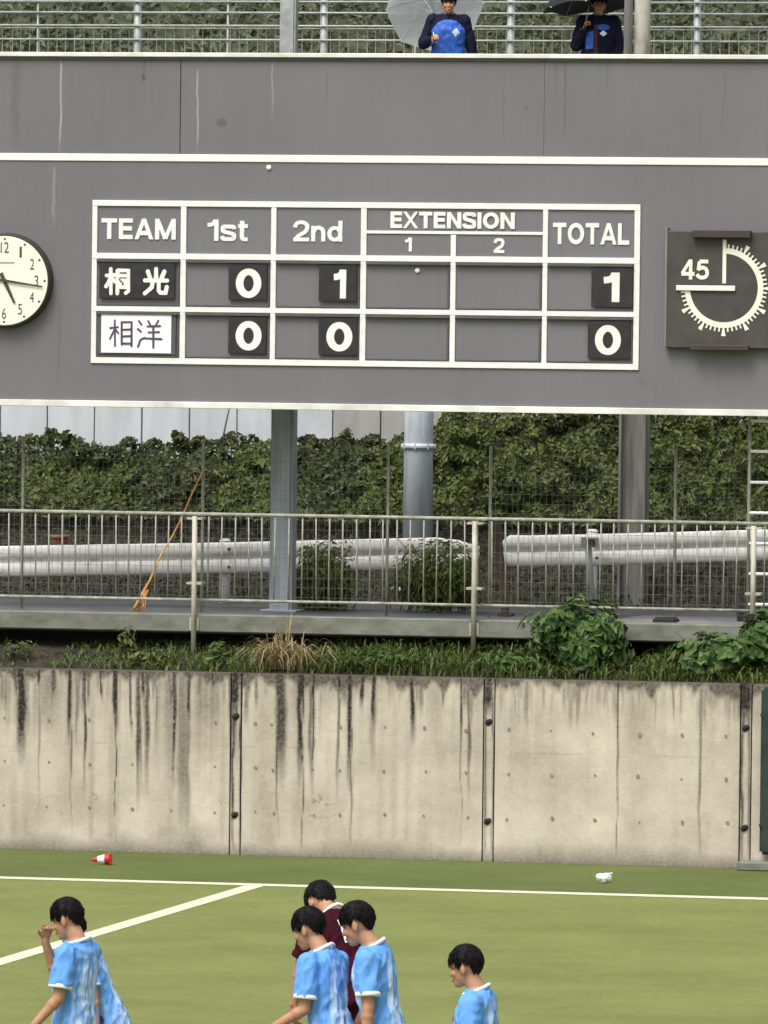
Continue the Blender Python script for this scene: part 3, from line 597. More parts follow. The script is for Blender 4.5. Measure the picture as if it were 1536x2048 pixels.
box('bottom_edge', sbx0 - 0.01, sbx1 + 0.01, YB - 0.03, YB + 0.34, zb0 - 0.005, zb1, M['edge_white'], sb, 0.005)
# white grid
def X_(px, py=570): return P(px, py, YB).x
def Z_(py, px): return P(px, py, YB).z
FR = YB - 0.016
gx = [(184, 194, 562), (361, 372, 565), (541.5, 552, 567), (721, 732.5, 569), (901, 911.5, 571), (1085, 1095, 573), (1268, 1279.5, 575)]
gxw = [(X_(a, c), X_(b, c)) for a, b, c in gx]
gz = [(400, 411.5, 185), (505.5, 517, 190), (611.5, 622, 188), (714, 726, 186)]
gzw = [(Z_(b, c), Z_(a, c)) for a, b, c in gz]
for k, (a, b) in enumerate(gxw):
    top = gzw[0][1]
    if k == 4: top = Z_(470, 906)
    box('grid_bar', a, b, FR, YB - 0.001, gzw[3][0], top, M['board_white'], sb, 0.002)
for k, (a, b) in enumerate(gzw):
    box('grid_bar', gxw[0][0] + 0.001, gxw[6][1] - 0.001, FR - 0.003, YB - 0.0015, a, b, M['board_white'], sb, 0.002)
zmid = (Z_(468.5, 905), Z_(462.5, 905))
box('grid_bar', gxw[3][1] - 0.002, gxw[5][0] + 0.002, FR + 0.003, YB - 0.001, zmid[0], zmid[1], M['board_white'], sb, 0.002)
# recessed number pockets: lip above in dark grey that paints its shadow line, dark sides, slide tray below
for row in (1, 2):
    zt, zb = gzw[row][0], gzw[row + 1][1]
    for c in range(6):
        x0, x1 = gxw[c][1], gxw[c + 1][0]
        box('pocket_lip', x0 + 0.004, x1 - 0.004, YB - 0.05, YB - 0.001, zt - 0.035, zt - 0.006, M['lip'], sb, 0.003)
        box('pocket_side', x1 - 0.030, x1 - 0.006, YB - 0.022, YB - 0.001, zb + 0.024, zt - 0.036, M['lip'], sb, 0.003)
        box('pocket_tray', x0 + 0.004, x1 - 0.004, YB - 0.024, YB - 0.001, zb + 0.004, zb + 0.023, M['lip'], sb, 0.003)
def text_mesh(s, x0, x1, z0, z1, y, th, mt_, off=0.02, name='lettering', parent=None, local=False, subdiv=0):
    cu = bpy.data.curves.new('t', 'FONT'); cu.body = s; cu.size = 1; cu.offset = off; cu.extrude = 0.5; cu.resolution_u = 6
    ob = bpy.data.objects.new('t', cu); col.objects.link(ob)
    dg = bpy.context.evaluated_depsgraph_get(); me = bpy.data.meshes.new_from_object(ob.evaluated_get(dg))
    bpy.data.objects.remove(ob); bpy.data.curves.remove(cu)
    v = np.array([q.co[:] for q in me.vertices]); lo = v.min(0); hi = v.max(0)
    nx_ = x0 + (v[:, 0] - lo[0]) / (hi[0] - lo[0]) * (x1 - x0); nz_ = z0 + (v[:, 1] - lo[1]) / (hi[1] - lo[1]) * (z1 - z0)
    ny = y - th * (v[:, 2] - lo[2]) / (hi[2] - lo[2])
    me.vertices.foreach_set('co', np.stack([nx_, ny, nz_], 1).ravel()); me.materials.clear(); me.materials.append(mt_); me.name = name; me.update()
    return link(name, me, parent, local=local)
def smoothpl(pts, n=6, closed=False):
    p = [Vector((a, b)) for a, b in pts]; out = []; m_ = len(p)
    for i in range(m_ if closed else m_ - 1):
        p0, p1, p2, p3 = (p[(i - 1) % m_] if closed or i else p[0]), p[i], p[(i + 1) % m_], (p[(i + 2) % m_] if closed or i + 2 < m_ else p[-1])
        for k in range(n):
            t = k / n; out.append(0.5 * ((2 * p1) + (p2 - p0) * t + (2 * p0 - 5 * p1 + 4 * p2 - p3) * t * t + (3 * p1 - p0 - 3 * p2 + p3) * t ** 3))
    out.append(p[0].copy() if closed else p[-1]); return [(q.x, q.y) for q in out]
def ell(cx, cy, rx, ry, n=28): return [(cx + rx * math.cos(2 * math.pi * k / n), cy + ry * math.sin(2 * math.pi * k / n)) for k in range(n + 1)]
SP = smoothpl
def GLY(h):
    # centre lines of bold sans letters, (width, strokes); h = half the stroke weight
    a, b = h, 1 - h; xa, xb = h, 0.74 - h
    S_ = lambda w_, k: SP([(w_ - h, .72 * k), (w_ * .82, .86 * k), (w_ * .5, k - h), (w_ * .2, .87 * k), (h, .72 * k), (w_ * .2, .59 * k), (w_ * .5, .505 * k), (w_ * .82, .42 * k), (w_ - h, .28 * k), (w_ * .82, .14 * k), (w_ * .5, h), (w_ * .18, .14 * k), (h * .7, .30 * k)])
    return {'T': (.76, [[(0, b), (.76, b)], [(.38, b), (.38, 0)]]), 'E': (.68, [[(h, 0), (h, 1)], [(h, b), (.68, b)], [(h, .52), (.64, .52)], [(h, a), (.68, a)]]),
        'A': (.90, [[(h * .9, -.1), (.45, 1.06)], [(.90 - h * .9, -.1), (.45, 1.06)], [(.22, .30), (.68, .30)]]),
        'M': (1.0, [[(h, 0), (h, 1)], [(1 - h, 0), (1 - h, 1)], [(h, 1.05), (.5, .02)], [(1 - h, 1.05), (.5, .02)]]),
        'X': (.80, [[(.06, -.08), (.74, 1.08)], [(.74, -.08), (.06, 1.08)]]), 'N': (.82, [[(h, 0), (h, 1)], [(.82 - h, 0), (.82 - h, 1)], [(h, 1.02), (.82 - h, -.02)]]),
        'I': (2 * h, [[(h, 0), (h, 1)]]), 'L': (.64, [[(h, 0), (h, 1)], [(h, a), (.64, a)]]), 'O': (.92, [ell(.46, .5, .46 - h, .5 - h)]), 'S': (.76, [S_(.76, 1)]),
        '0': (.74, [ell(.37, .5, .37 - h, .5 - h)]), '1': (.46, [[(.46 - h, 0), (.46 - h, 1)], SP([(.0, .735), (.16, .76), (.28, .85), (.33, 1.0)])]),
        '2': (.72, [SP([(h, .66), (.16, .84), (.36, b), (.57, .84), (.72 - h, .68), (.54, .46), (.26, .27), (.12, a)]), [(.02, a), (.72, a)]]),
        '4': (.76, [[(.54, 1), (.54, 0)], [(.52, 1.0), (.07, .30)], [(.03, .28), (.76, .28)]]),
        '5': (.72, [[(.68, b), (.19, b)], [(.19, b), (.13, .46)], SP([(.11, .50), (.34, .60), (.56, .52), (.72 - h, .34), (.56, .16), (.34, a), (.15, .15), (.05, .26)])]),
        's': (.64, [S_(.64, .76)]), 't': (.40, [SP([(.16, .95), (.16, .5), (.16, .22), (.22, a), (.40, a)]), [(0, .70), (.40, .70)]]),
        'n': (.62, [[(h, 0), (h, .74)], SP([(h, .40), (.18, .60), (.33, .66), (.48, .58), (.62 - h, .42), (.62 - h, .2), (.62 - h, 0)])]),
        'd': (.66, [[(.66 - h, 0), (.66 - h, 1)], ell(.33, .37, .33 - h, .37 - h)])}
def sign_text(s_, a, b, c, d, Yp, th, mt_, parent, wt=0.21, name='lettering'):
    h = wt / 2; G_ = GLY(h); cx, cy = (a + b) / 2, (c + d) / 2
    X0, X1, Z0, Z1 = P(a, cy, Yp).x, P(b, cy, Yp).x, P(cx, d, Yp).z, P(cx, c, Yp).z
    x = 0; items = []
    for ch in s_:
        w_, st = G_[ch]; items += [([(x + u, v) for u, v in q], ) for q in st]; x += w_ + 0.085
    W_ = x - 0.085; mb = MB(); kk = 0
    for (pl,) in items:
        p = [Vector(q) for q in pl]; n = len(p); closed = (p[0] - p[-1]).length < 1e-6; L_ = []; R_ = []
        for i in range(n):
            if closed: d0 = (p[i] - p[i - 1 if i else n - 2]).normalized(); d1 = (p[(i + 1) if i < n - 1 else 1] - p[i]).normalized()
            else: d0 = (p[i] - p[i - 1]).normalized() if i else (p[1] - p[0]).normalized(); d1 = (p[i + 1] - p[i]).normalized() if i < n - 1 else d0
            t = (d0 + d1).normalized(); nn = Vector((-t.y, t.x)); k_ = h / max(0.5, nn.dot(Vector((-d0.y, d0.x)))); L_.append(p[i] + nn * k_); R_.append(p[i] - nn * k_)
        yy = 0.0004 * kk; kk += 1
        tr = lambda q, y_: (X0 + min(max(q.x, 0), W_) / W_ * (X1 - X0), y_, Z0 + min(max(q.y, 0), 1) * (Z1 - Z0))
        vs = []
        for i in range(n): vs += [tr(L_[i], Yp - th - yy), tr(R_[i], Yp - th - yy), tr(L_[i], Yp), tr(R_[i], Yp)]
        fs = []
        for i in range(n - 1): k_ = 4 * i; j = k_ + 4; fs += [(k_, k_ + 1, j + 1, j), (k_, j, j + 2, k_ + 2), (k_ + 1, k_ + 3, j + 3, j + 1)]
        mb.add(vs, fs)
    return mb.build(name, mt_, parent)
def text_px(s, a, b, c, d, Yp, th, mt_, parent, off=0.02, name='lettering'):
    cx, cy = (a + b) / 2, (c + d) / 2
    return text_mesh(s, P(a, cy, Yp).x, P(b, cy, Yp).x, P(cx, d, Yp).z, P(cx, c, Yp).z, Yp, th, mt_, off, name, parent)
for (s, a, b, c, d, off) in [('TEAM', 203, 352, 437, 478.5, 0.035), ('1st', 415, 496, 439, 482, 0.035), ('2nd', 586, 685, 441, 483, 0.035), ('EXTENSION', 781, 1030, 424, 457, 0.035),
                             ('1', 810, 824, 475, 503, 0.035), ('2', 987, 1009, 476, 506, 0.035), ('TOTAL', 1106, 1259, 446, 489, 0.035)]:
    sign_text(s, a, b, c, d, YB - 0.001, 0.006, M['board_white'], sb, 0.225 if s == 'EXTENSION' else (0.18 if s in ('1st', '2nd') else 0.205))
# number plates hanging in the pockets
for (s, a, b, c, d, ta, tb, tc_, td, lab) in [
    ('0', 459, 536, 528, 600, 472, 523, 537, 596, 'black number plate reading 0 in the upper row under 1st'),
    ('1', 639, 715, 530, 603, 667, 692, 539, 597, 'black number plate reading 1 in the upper row under 2nd'),
    ('1', 1184, 1266, 536, 614, 1207, 1239, 545, 604, 'black number plate reading 1 in the upper row under TOTAL'),
    ('0', 458, 534, 634, 707, 471, 523, 642, 701, 'black number plate reading 0 in the lower row under 1st'),
    ('0', 639, 716, 635, 710, 653, 705, 644, 703, 'black number plate reading 0 in the lower row under 2nd'),
    ('0', 1177, 1262, 642, 717, 1190, 1242, 650, 710, 'black number plate reading 0 in the lower row under TOTAL')]:
    cx, cy = (a + b) / 2, (c + d) / 2
    x0, x1, z0, z1 = P(a, cy, YB).x, P(b, cy, YB).x, P(cx, d, YB).z, P(cx, c, YB).z
    t = thing('number_plate', lab, 'number plate', ((x0 + x1) / 2, YB - 0.02, z0), 0, 'score number plates')
    t.rotation_euler[1] = random.uniform(-0.008, 0.008)
    box('plate', x0, x1, YB - 0.040, YB - 0.026, z0, z1, M['black_plate'], t, 0.002)
    sign_text(s, ta, tb, tc_, td, YB - 0.0401, 0.004, M['board_white'], t, 0.22, 'numeral')
# team plates
def strokes(parent, sts, a, b, c, d, y, wd, mt_, name='brush_stroke', sq=0.25):
    cx, cy = (a + b) / 2, (c + d) / 2
    x0, x1, z0, z1 = P(a, cy, YB).x, P(b, cy, YB).x, P(cx, d, YB).z, P(cx, c, YB).z
    for k, st in enumerate(sts):
        p = [Vector((x0 + u * (x1 - x0), z1 - v * (z1 - z0))) for u, v in st]; n = len(p); mb = MB(); yy = y - 0.003 - 0.0004 * k
        L_ = []; R_ = []
        for i in range(n):
            d0 = (p[i] - p[i - 1]).normalized() if i else (p[1] - p[0]).normalized(); d1 = (p[i + 1] - p[i]).normalized() if i < n - 1 else d0
            t_ = (d0 + d1).normalized(); nn = Vector((-t_.y, t_.x)); w_ = wd * random.uniform(0.9, 1.1) / max(0.6, nn.dot(Vector((-d0.y, d0.x)))); L_.append(p[i] + nn * w_); R_.append(p[i] - nn * w_)
        vs = []; fs = []
        for i in range(n): vs += [(L_[i].x, yy, L_[i].y), (R_[i].x, yy, R_[i].y), (L_[i].x, y, L_[i].y), (R_[i].x, y, R_[i].y)]
        for i in range(n - 1): a_ = 4 * i; b_ = a_ + 4; fs += [(a_, a_ + 1, b_ + 1, b_), (a_, b_, b_ + 2, a_ + 2), (a_ + 1, a_ + 3, b_ + 3, b_ + 1)]
        mb.add(vs, fs)
        for q_ in (p[0], p[-1]): mb.tube([(q_.x, y, q_.y), (q_.x, yy + 0.0002, q_.y)], wd * 0.98, 12)
        mb.build(name, mt_, parent)
x0, x1, z0, z1 = P(200, 565, YB).x, P(351, 565, YB).x, P(275, 597, YB).z, P(275, 524, YB).z
t = thing('team_name_plate', 'black team plate with white painted characters in the upper row', 'name plate', ((x0 + x1) / 2, YB - 0.02, z0), 0)
box('plate', x0, x1, YB - 0.040, YB - 0.026, z0, z1, M['black_plate'], t, 0.002)
KIRI = [[(0.02, .27), (.42, .24)], [(.2, 0), (.22, 1)], [(.2, .3), (.12, .55), (.0, .72)], [(.24, .34), (.38, .52)],
        [(.5, .06), (.5, 1)], [(.5, .06), (.97, .06), (.98, .9), (.86, .98)], [(.62, .27), (.86, .27)], [(.62, .47), (.86, .47), (.86, .74), (.62, .74), (.62, .47)]]
KOU = [[(.5, 0), (.5, .44)], [(.14, .1), (.24, .36)], [(.86, .1), (.74, .36)], [(.02, .46), (.98, .46)], [(.36, .5), (.32, .74), (.02, .98)], [(.62, .5), (.62, .86), (.70, .95), (.92, .95), (.97, .72)]]
strokes(t, KIRI, 214, 260, 538, 587, YB - 0.041, 0.0205, M['board_white'], sq=0.06)
strokes(t, KOU, 291, 337, 538, 588, YB - 0.041, 0.0235, M['board_white'], sq=0.06)
x0, x1, z0, z1 = P(204, 668, YB).x, P(344, 668, YB).x, P(275, 706, YB).z, P(275, 629, YB).z
t = thing('team_name_plate', 'white card with dark handwritten characters in the lower row', 'name plate', ((x0 + x1) / 2, YB - 0.02, z0), 0)
box('holder', x0 - 0.045, x1 + 0.05, YB - 0.030, YB - 0.010, z0 - 0.02, z1 + 0.012, M['lip'], t, 0.004)
box('card', x0, x1, YB - 0.038, YB - 0.031, z0, z1, M['paper'], t, 0.001)
SOU = [[(0.02, .30), (.36, .26)], [(.22, 0), (.24, 1)], [(.22, .34), (.02, .72)], [(.26, .36), (.38, .5)], [(.52, .06), (.53, .94)], [(.52, .06), (.95, .06), (.96, 1)], [(.56, .36), (.92, .34)], [(.56, .62), (.92, .6)], [(.56, .9), (.92, .9)]]
YOU = [[(.06, .02), (.18, .16)], [(.02, .32), (.16, .42)], [(.04, .98), (.14, .72), (.30, .64)], [(.45, .02), (.54, .18)], [(.86, .0), (.74, .20)], [(.42, .22), (.94, .20)], [(.46, .44), (.90, .42)], [(.30, .66), (1.0, .68)], [(.66, .2), (.67, 1)]]
strokes(t, SOU, 221, 267, 641, 692, YB - 0.0385, 0.0105, M['marker'], 'pen_stroke', 0.12)
strokes(t, YOU, 276, 325, 641, 695, YB - 0.0385, 0.0105, M['marker'], 'pen_stroke', 0.12)
# little white caps on the board
for px, py, nm in ((538, 335, 'white_cap'), (835, 541, 'white_cap')):
    p = P(px, py, YB); MB().sphere((p.x, YB - 0.008, p.z), (0.030, 0.014, 0.028), 12, 8).build('bolt_cap', M['board_white'], sb, True)

# ---- wall clock
cc = P(9, 561, YB - 0.125); CR = 90 / pxm(YB)
ck = thing('wall_clock', 'round white wall clock with dark rim and black hands on the scoreboard', 'clock', (cc.x, YB - 0.03, cc.z - CR))
def disc(name, c, r0, y0, y1, mt_, parent, seg=64, r1=None):
    return MB().tube([(c.x, y1, c.z), (c.x, y0, c.z)], [r1 or r0, r0], seg).build(name, mt_, parent)
q = MB(); q.tube([(cc.x, YB, cc.z), (cc.x, YB - 0.11, cc.z), (cc.x, YB - 0.125, cc.z), (cc.x, YB - 0.125, cc.z), (cc.x, YB - 0.118, cc.z)], [CR + 0.034, CR + 0.022, CR + 0.012, CR + 0.005, CR - 0.003], 72); q.build('case', M['dark_rim'], ck)
disc('face', cc, CR, YB - 0.1185, YB - 0.1275, M['clock_face'], ck, 72) if False else disc('face', cc, CR, YB - 0.128, YB - 0.118, M['clock_face'], ck, 72)
yf = YB - 0.1282
for h_ in range(1, 13):
    a = 2 * math.pi * h_ / 12; rr = CR * 0.74
    c = Vector((cc.x + math.sin(a) * rr, 0, cc.z + math.cos(a) * rr)); s = str(h_); wd = 0.036 * (1.25 if len(s) == 2 else (0.35 if s == '1' else 0.62))
    text_mesh(s, c.x - wd, c.x + wd, c.z - 0.058, c.z + 0.058, yf, 0.002, M['ink'], 0.0, 'numeral', ck)
    dd = Vector((cc.x + math.sin(a) * CR * 0.93, 0, cc.z + math.cos(a) * CR * 0.93))
    q = MB(); n_ = Vector((math.sin(a), 0, math.cos(a))); tn = Vector((math.cos(a), 0, -math.sin(a)))
    q.tube([(dd.x, yf, dd.z), (dd.x, yf - 0.002, dd.z)], 0.013, 8); q.build('hour_dot', M['ink'], ck)
box('dial_mark', cc.x - 0.11, cc.x + 0.11, yf - 0.002, yf, cc.z + CR * 0.38, cc.z + CR * 0.38 + 0.018, mat('grey_ink', (0.35, 0.35, 0.30), 0.6), ck)
def hand(name, tip_px, tail, w0, w1, y):
    tp = P(tip_px[0], tip_px[1], YB - 0.125); d = Vector((tp.x - cc.x, 0, tp.z - cc.z)); L_ = d.length; d /= L_; n_ = Vector((-d.z, 0, d.x)); c0 = Vector((cc.x, 0, cc.z))
    pr = [c0 - d * tail - n_ * w0, c0 - d * tail + n_ * w0, c0 + n_ * w0, c0 + d * L_ + n_ * w1, c0 + d * L_ - n_ * w1, c0 - n_ * w0]
    vs = [(p.x, y, p.z) for p in pr] + [(p.x, y - 0.004, p.z) for p in pr]
    fs = [tuple(range(6)), tuple(range(11, 5, -1))] + [(i, (i + 1) % 6, 6 + (i + 1) % 6, 6 + i) for i in range(6)]
    obj(name, vs, fs, M['ink'], ck)
hand('minute_hand', (85.5, 573.5), 0.12, 0.014, 0.008, yf - 0.016)
hand('hour_hand', (29.5, 606), 0.09, 0.021, 0.012, yf - 0.008)
disc('hub', cc, 0.024, yf - 0.024, yf, M['ink'], ck, 20)

# ---- 45-minute match timer
tc0 = P(1448, 576, YB - 0.1)
tm_ = thing('match_timer', 'square brown match timer with white 45 minute dial and hand', 'timer', (tc0.x, YB - 0.05, P(1448, 698, YB).z))
S1 = pxm(YB)
px0 = P(1332, 576, YB - 0.1).x; pz0 = P(1448, 697, YB).z; pz1 = P(1448, 463, YB).z; px1 = 2 * tc0.x - px0
box('case', px0, px1, YB - 0.10, YB, pz0, pz1, M['brown_plate'], tm_, 0.01)
box('side_trim', px0 - 0.012, px0 + 0.010, YB - 0.108, YB, pz0 + 0.01, pz1 + 0.04, M['col_brown'], tm_, 0.004)
for (a, b, c, d, nm) in ((1390, 1507, 461, 476, 'hood'), (1385, 1502, 690, 701, 'sill')):
    x0, x1, z0, z1 = P(a, c, YB).x, P(b, c, YB).x, P(1448, d, YB).z, P(1448, c, YB).z
    q = box(nm, x0, x1, YB - (0.19 if nm == 'hood' else 0.17), YB - 0.101, z0, z1, M['dark_rim'], tm_, 0.006)
yd = YB - 0.1005
def arc(name, r0, r1, a0, a1, y, th, mt_, parent, n=96):
    vs = []; fs = []
    for i in range(n + 1):
        a = a0 + (a1 - a0) * i / n
        for rr in (r0, r1):
            for yy in (y, y - th): vs.append((tc0.x + math.sin(a) * rr, yy, tc0.z + math.cos(a) * rr))
    for i in range(n):
        k = i * 4; j = k + 4
        fs += [(k + 1, k + 3, j + 3, j + 1), (k, j, j + 2, k + 2), (k, k + 1, j + 1, j), (k + 2, j + 2, j + 3, k + 3)]
    return obj(name, vs, fs, mt_, parent)
RI, RM = 68 / S1, 79 / S1
arc('dial_ring', RI, RM, R(3), R(270), yd, 0.004, M['clock_face'], tm_)
q = MB().box(-0.0085, 0.0085, -0.004, 0, 0, 8.5 / S1).mesh('tick_mark', M['clock_face'])
q5 = mesh('tick_mark', [(-0.008, 0, 0), (0.008, 0, 0), (0.024, 0, 17 / S1), (-0.024, 0, 17 / S1), (-0.008, -0.005, 0), (0.008, -0.005, 0), (0.024, -0.005, 17 / S1), (-0.024, -0.005, 17 / S1)],
          [(4, 5, 6, 7), (0, 3, 2, 1), (0, 1, 5, 4), (1, 2, 6, 5), (2, 3, 7, 6), (3, 0, 4, 7)], M['clock_face'])
for k in range(1, 46):
    a = R(6 * k)
    if k % 5 and k % 5 in (1, 2, 3, 4):
        link('tick_mark', q, tm_, loc=(tc0.x + math.sin(a) * (RM - 0.003), yd + 0.0002, tc0.z + math.cos(a) * (RM - 0.003)), rot=(0, a, 0))
    elif k < 45:
        link('tick_mark', q5, tm_, loc=(tc0.x + math.sin(a) * (RM - 0.004), yd, tc0.z + math.cos(a) * (RM - 0.004)), rot=(0, a, 0))
def bar_px(name, a, b, c, d, y0, y1, mt_, parent):
    cx, cy = (a + b) / 2, (c + d) / 2
    return box(name, P(a, cy, y0).x, P(b, cy, y0).x, y0, y1, P(cx, d, y0).z, P(cx, c, y0).z, mt_, parent, 0.004)
bar_px('zero_line', 1445, 1452.5, 479, 567, YB - 0.106, YB - 0.1004, M['clock_face'], tm_)
bar_px('timer_hand', 1352, 1470, 571, 581.5, YB - 0.128, YB - 0.112, M['board_white'], tm_)
disc('hub', tc0, 0.02, YB - 0.126, YB - 0.1004, M['dark_rim'], tm_, 16)
sign_text('45', 1362, 1418, 519, 559, yd, 0.004, M['clock_face'], tm_, 0.19, 'numeral')

# ---- columns behind the board
def column_round(name, label, px_top, py_top, px_bot, py_bot, Y, zbot, ztop_, r0, r1, mt_, flange=None):
    a = P(px_bot, py_bot, Y); b = P(px_top, py_top, Y); x = (a.x + b.x) / 2
    t = thing(name, label, 'column', (x, Y, zbot))
    MB().tube([(x, Y, zbot), (x, Y, ztop_)], [r0, r1], 28).build('shaft', mt_, t, False)
    for p in t.children: p.data.polygons.foreach_set('use_smooth', [len(f.vertices) == 4 for f in p.data.polygons])
    MB().tube([(x, Y, zbot), (x, Y, zbot + 0.03)], r0 * 1.7, 20).build('base_plate', mt_, t)
    if flange:
        MB().tube([(x, Y, flange - 0.035), (x, Y, flange - 0.01), (x, Y, flange + 0.01), (x, Y, flange + 0.035)], [r0 * 1.02, r0 * 1.14, r0 * 1.14, r0 * 1.0], 28).build('sleeve_joint', mt_, t)
        for k in range(8):
            an = k * math.pi / 4; MB().tube([(x + math.cos(an) * r0 * 1.1, Y + math.sin(an) * r0 * 1.1, flange - 0.03), (x + math.cos(an) * r0 * 1.1, Y + math.sin(an) * r0 * 1.1, flange + 0.03)], 0.012, 6).build('bolt', mt_, t)
    return t
YC1 = 2.6; c1x = P(567, 1000, YC1).x; w1 = 23 / pxm(YC1)
t = thing('steel_column', 'blue grey square steel column under the scoreboard beside the straw clump', 'column', (c1x, YC1, ZS - 0.02))
bevel(MB().box(c1x - w1, c1x + w1, YC1 - w1, YC1 + w1, ZS - 0.02, P(567, 400, YC1).z).build('lower_shaft', M['col_blue'], t), 0.03, 2)
bevel(MB().box(c1x - w1 * .7, c1x + w1 * .7, YC1 - w1 * .7, YC1 + w1 * .7, P(567, 400, YC1).z, P(567, -260, YC1).z).build('upper_shaft', M['steel_white'], t), 0.02, 2)
box('base_plate', c1x - 0.2, c1x + 0.2, YC1 - 0.2, YC1 + 0.2, ZS - 0.011, ZS + 0.012, M['col_blue'], t, 0.004)
zfl = P(838, 893, 7.0).z
column_round('steel_pipe_column', 'round galvanised pipe column with a sleeve joint under the scoreboard', 840, 830, 833, 1060, 7.0, ZS + 0.1, P(840, 500, 7.0).z, 0.178, 0.155, M['col_steel'], zfl)
YC3 = 6.4; x3 = P(1268, 950, YC3).x; w3 = 27 / pxm(YC3)
t = thing('beam_column', 'weathered brown steel H beam column behind the right guardrail', 'column', (x3, YC3, ZS - 0.1))
zq = P(1268, 500, YC3).z
box('flange', x3 - w3, x3 + w3, YC3 - 0.15, YC3 - 0.13, ZS - 0.1, zq, M['col_brown'], t, 0.003) if False else None
box('flange', x3 + w3 - 0.03, x3 + w3, YC3 - 0.15, YC3 + 0.15, ZS - 0.1, zq, M['col_brown'], t, 0.003)
box('flange', x3 - w3, x3 - w3 + 0.03, YC3 - 0.15, YC3 + 0.15, ZS - 0.1, zq, M['col_brown'], t, 0.003)
box('web', x3 - w3 + 0.03, x3 + w3 - 0.03, YC3 - 0.03, YC3 + 0.0, ZS - 0.1, zq, M['col_brown'], t)
MB().tube([(x3 + 0.03, YC3, zq), (x3 + 0.03, YC3, zq + 5)], 0.095, 18).build('upper_pipe', M['post_cream'], t, True)
MB().tube([(x3 - 0.12, YC3 - 0.05, zq), (x3 - 0.12, YC3 - 0.05, zq + 5)], 0.05, 12).build('conduit', M['col_brown'], t, True)
for dx in (-0.12, 0.03): pass

# ---- railing on the deck edge
YR = 1.12
rl = thing('deck_railing', 'cream steel railing with thin upright bars along the road edge', 'railing', (0, YR, ZS))
zr1 = P(768, 1034.5, YR).z; zr0 = P(768, 1207, YR).z
def rod(name, a, b, r, mt_, parent, seg=8): return MB().tube([a, b], r, seg).build(name, mt_, parent, True)
rod('top_rail', (-7, YR, zr1), (7, YR, zr1), 0.020, M['rail_cream'], rl, 10)
rod('bottom_rail', (-7, YR, zr0), (7, YR, zr0), 0.016, M['rail_cream'], rl, 10)
bm_ = MB().tube([(0, 0, zr0 - zr1), (0, 0, 0)], 0.0085, 8).mesh('baluster', M['rail_cream'], True)
xb0 = P(18, 1120, YR).x; sp = 27.65 / pxm(YR)
for k in range(-16, 64):
    x = xb0 + k * sp
    if -6 < x < 6: link('baluster', bm_, rl, loc=(x + random.uniform(-0.006, 0.006), YR, zr1), rot=(0, random.uniform(-0.014, 0.014), 0))
for px, pb in ((390 - 558, 1300), (388, 1337), (948, 1300), (1506, 1300), (1506 + 558, 1310)):
    x = P(px, 1170, 0.96).x; zb_ = P(px, pb, 0.96).z
    p_ = rod('post', (x, 0.965, max(zb_, ZT + 0.05)), (x, 0.965, zr1 - 0.02), 0.028, M['post_cream'], rl, 12)
    box('bracket', x - 0.085, x + 0.085, 0.95, YR, zr1 - 0.055, zr1 - 0.035, M['post_cream'], p_)
    box('clamp', x - 0.085, x + 0.085, 0.955, YR + 0.01, zr0 + 0.17, zr0 + 0.195, M['post_cream'], p_)
    box('foot_plate', x - 0.05, x + 0.05, 0.985, 0.999, ZB + 0.02, ZS - 0.03, M['post_cream'], p_)

# ---- wire mesh fence behind the railing
YF = 2.05
zf1 = P(768, 893, YF).z
fsets = [([45 - 365, 45, 405, 775], 'thin wire mesh fence behind the left part of the railing'), ([980, 1350, 1720], 'thin wire mesh fence behind the right part of the railing')]
for pxs, lab in fsets:
    xs2 = [P(p, 1050, YF).x for p in pxs]
    t = thing('mesh_fence', lab, 'fence', (xs2[0], YF, ZS), 0, 'wire mesh fences along the road')
    for x in xs2: rod('post', (x, YF, ZS - 0.01), (x, YF, zf1 + 0.02), 0.0165, M['fence_post'], t, 10)
    q = MB(); z = ZS + 0.06
    while z < zf1:
        q.tube([(xs2[0], YF - 0.02, z), (xs2[-1], YF - 0.02, z)], 0.0022, 4); z += 0.105
    x = xs2[0]
    while x < xs2[-1]:
        q.tube([(x, YF - 0.0225, ZS + 0.06), (x, YF - 0.0225, zf1 - 0.02)], 0.0018, 4); x += 0.062
    o = q.build('wire_mesh', M['mesh_wire'], t); o['kind'] = 'stuff'
bp_ = thing('leaning_post', 'dark rusty post leaning behind the railing at the gap in the mesh fence', 'post', (P(1003, 1200, 2.5).x, 2.5, ZS))
a = P(1012, 1190, 2.5); b = P(992, 1045, 2.5)
bevel(MB().tube([(a.x, 2.5, ZS - 0.01), (b.x, 2.55, b.z)], 0.05, 4).build('shaft', mat('rusty_dark', (0.09, 0.05, 0.035), 0.8, (0.04, 0.025, 0.02), 9), bp_), 0.006)
MB().tube([(a.x, 2.5, ZS - 0.01), (a.x, 2.5, ZS + 0.02)], 0.11, 4).build('base_plate', M['dark_rim'], bp_)

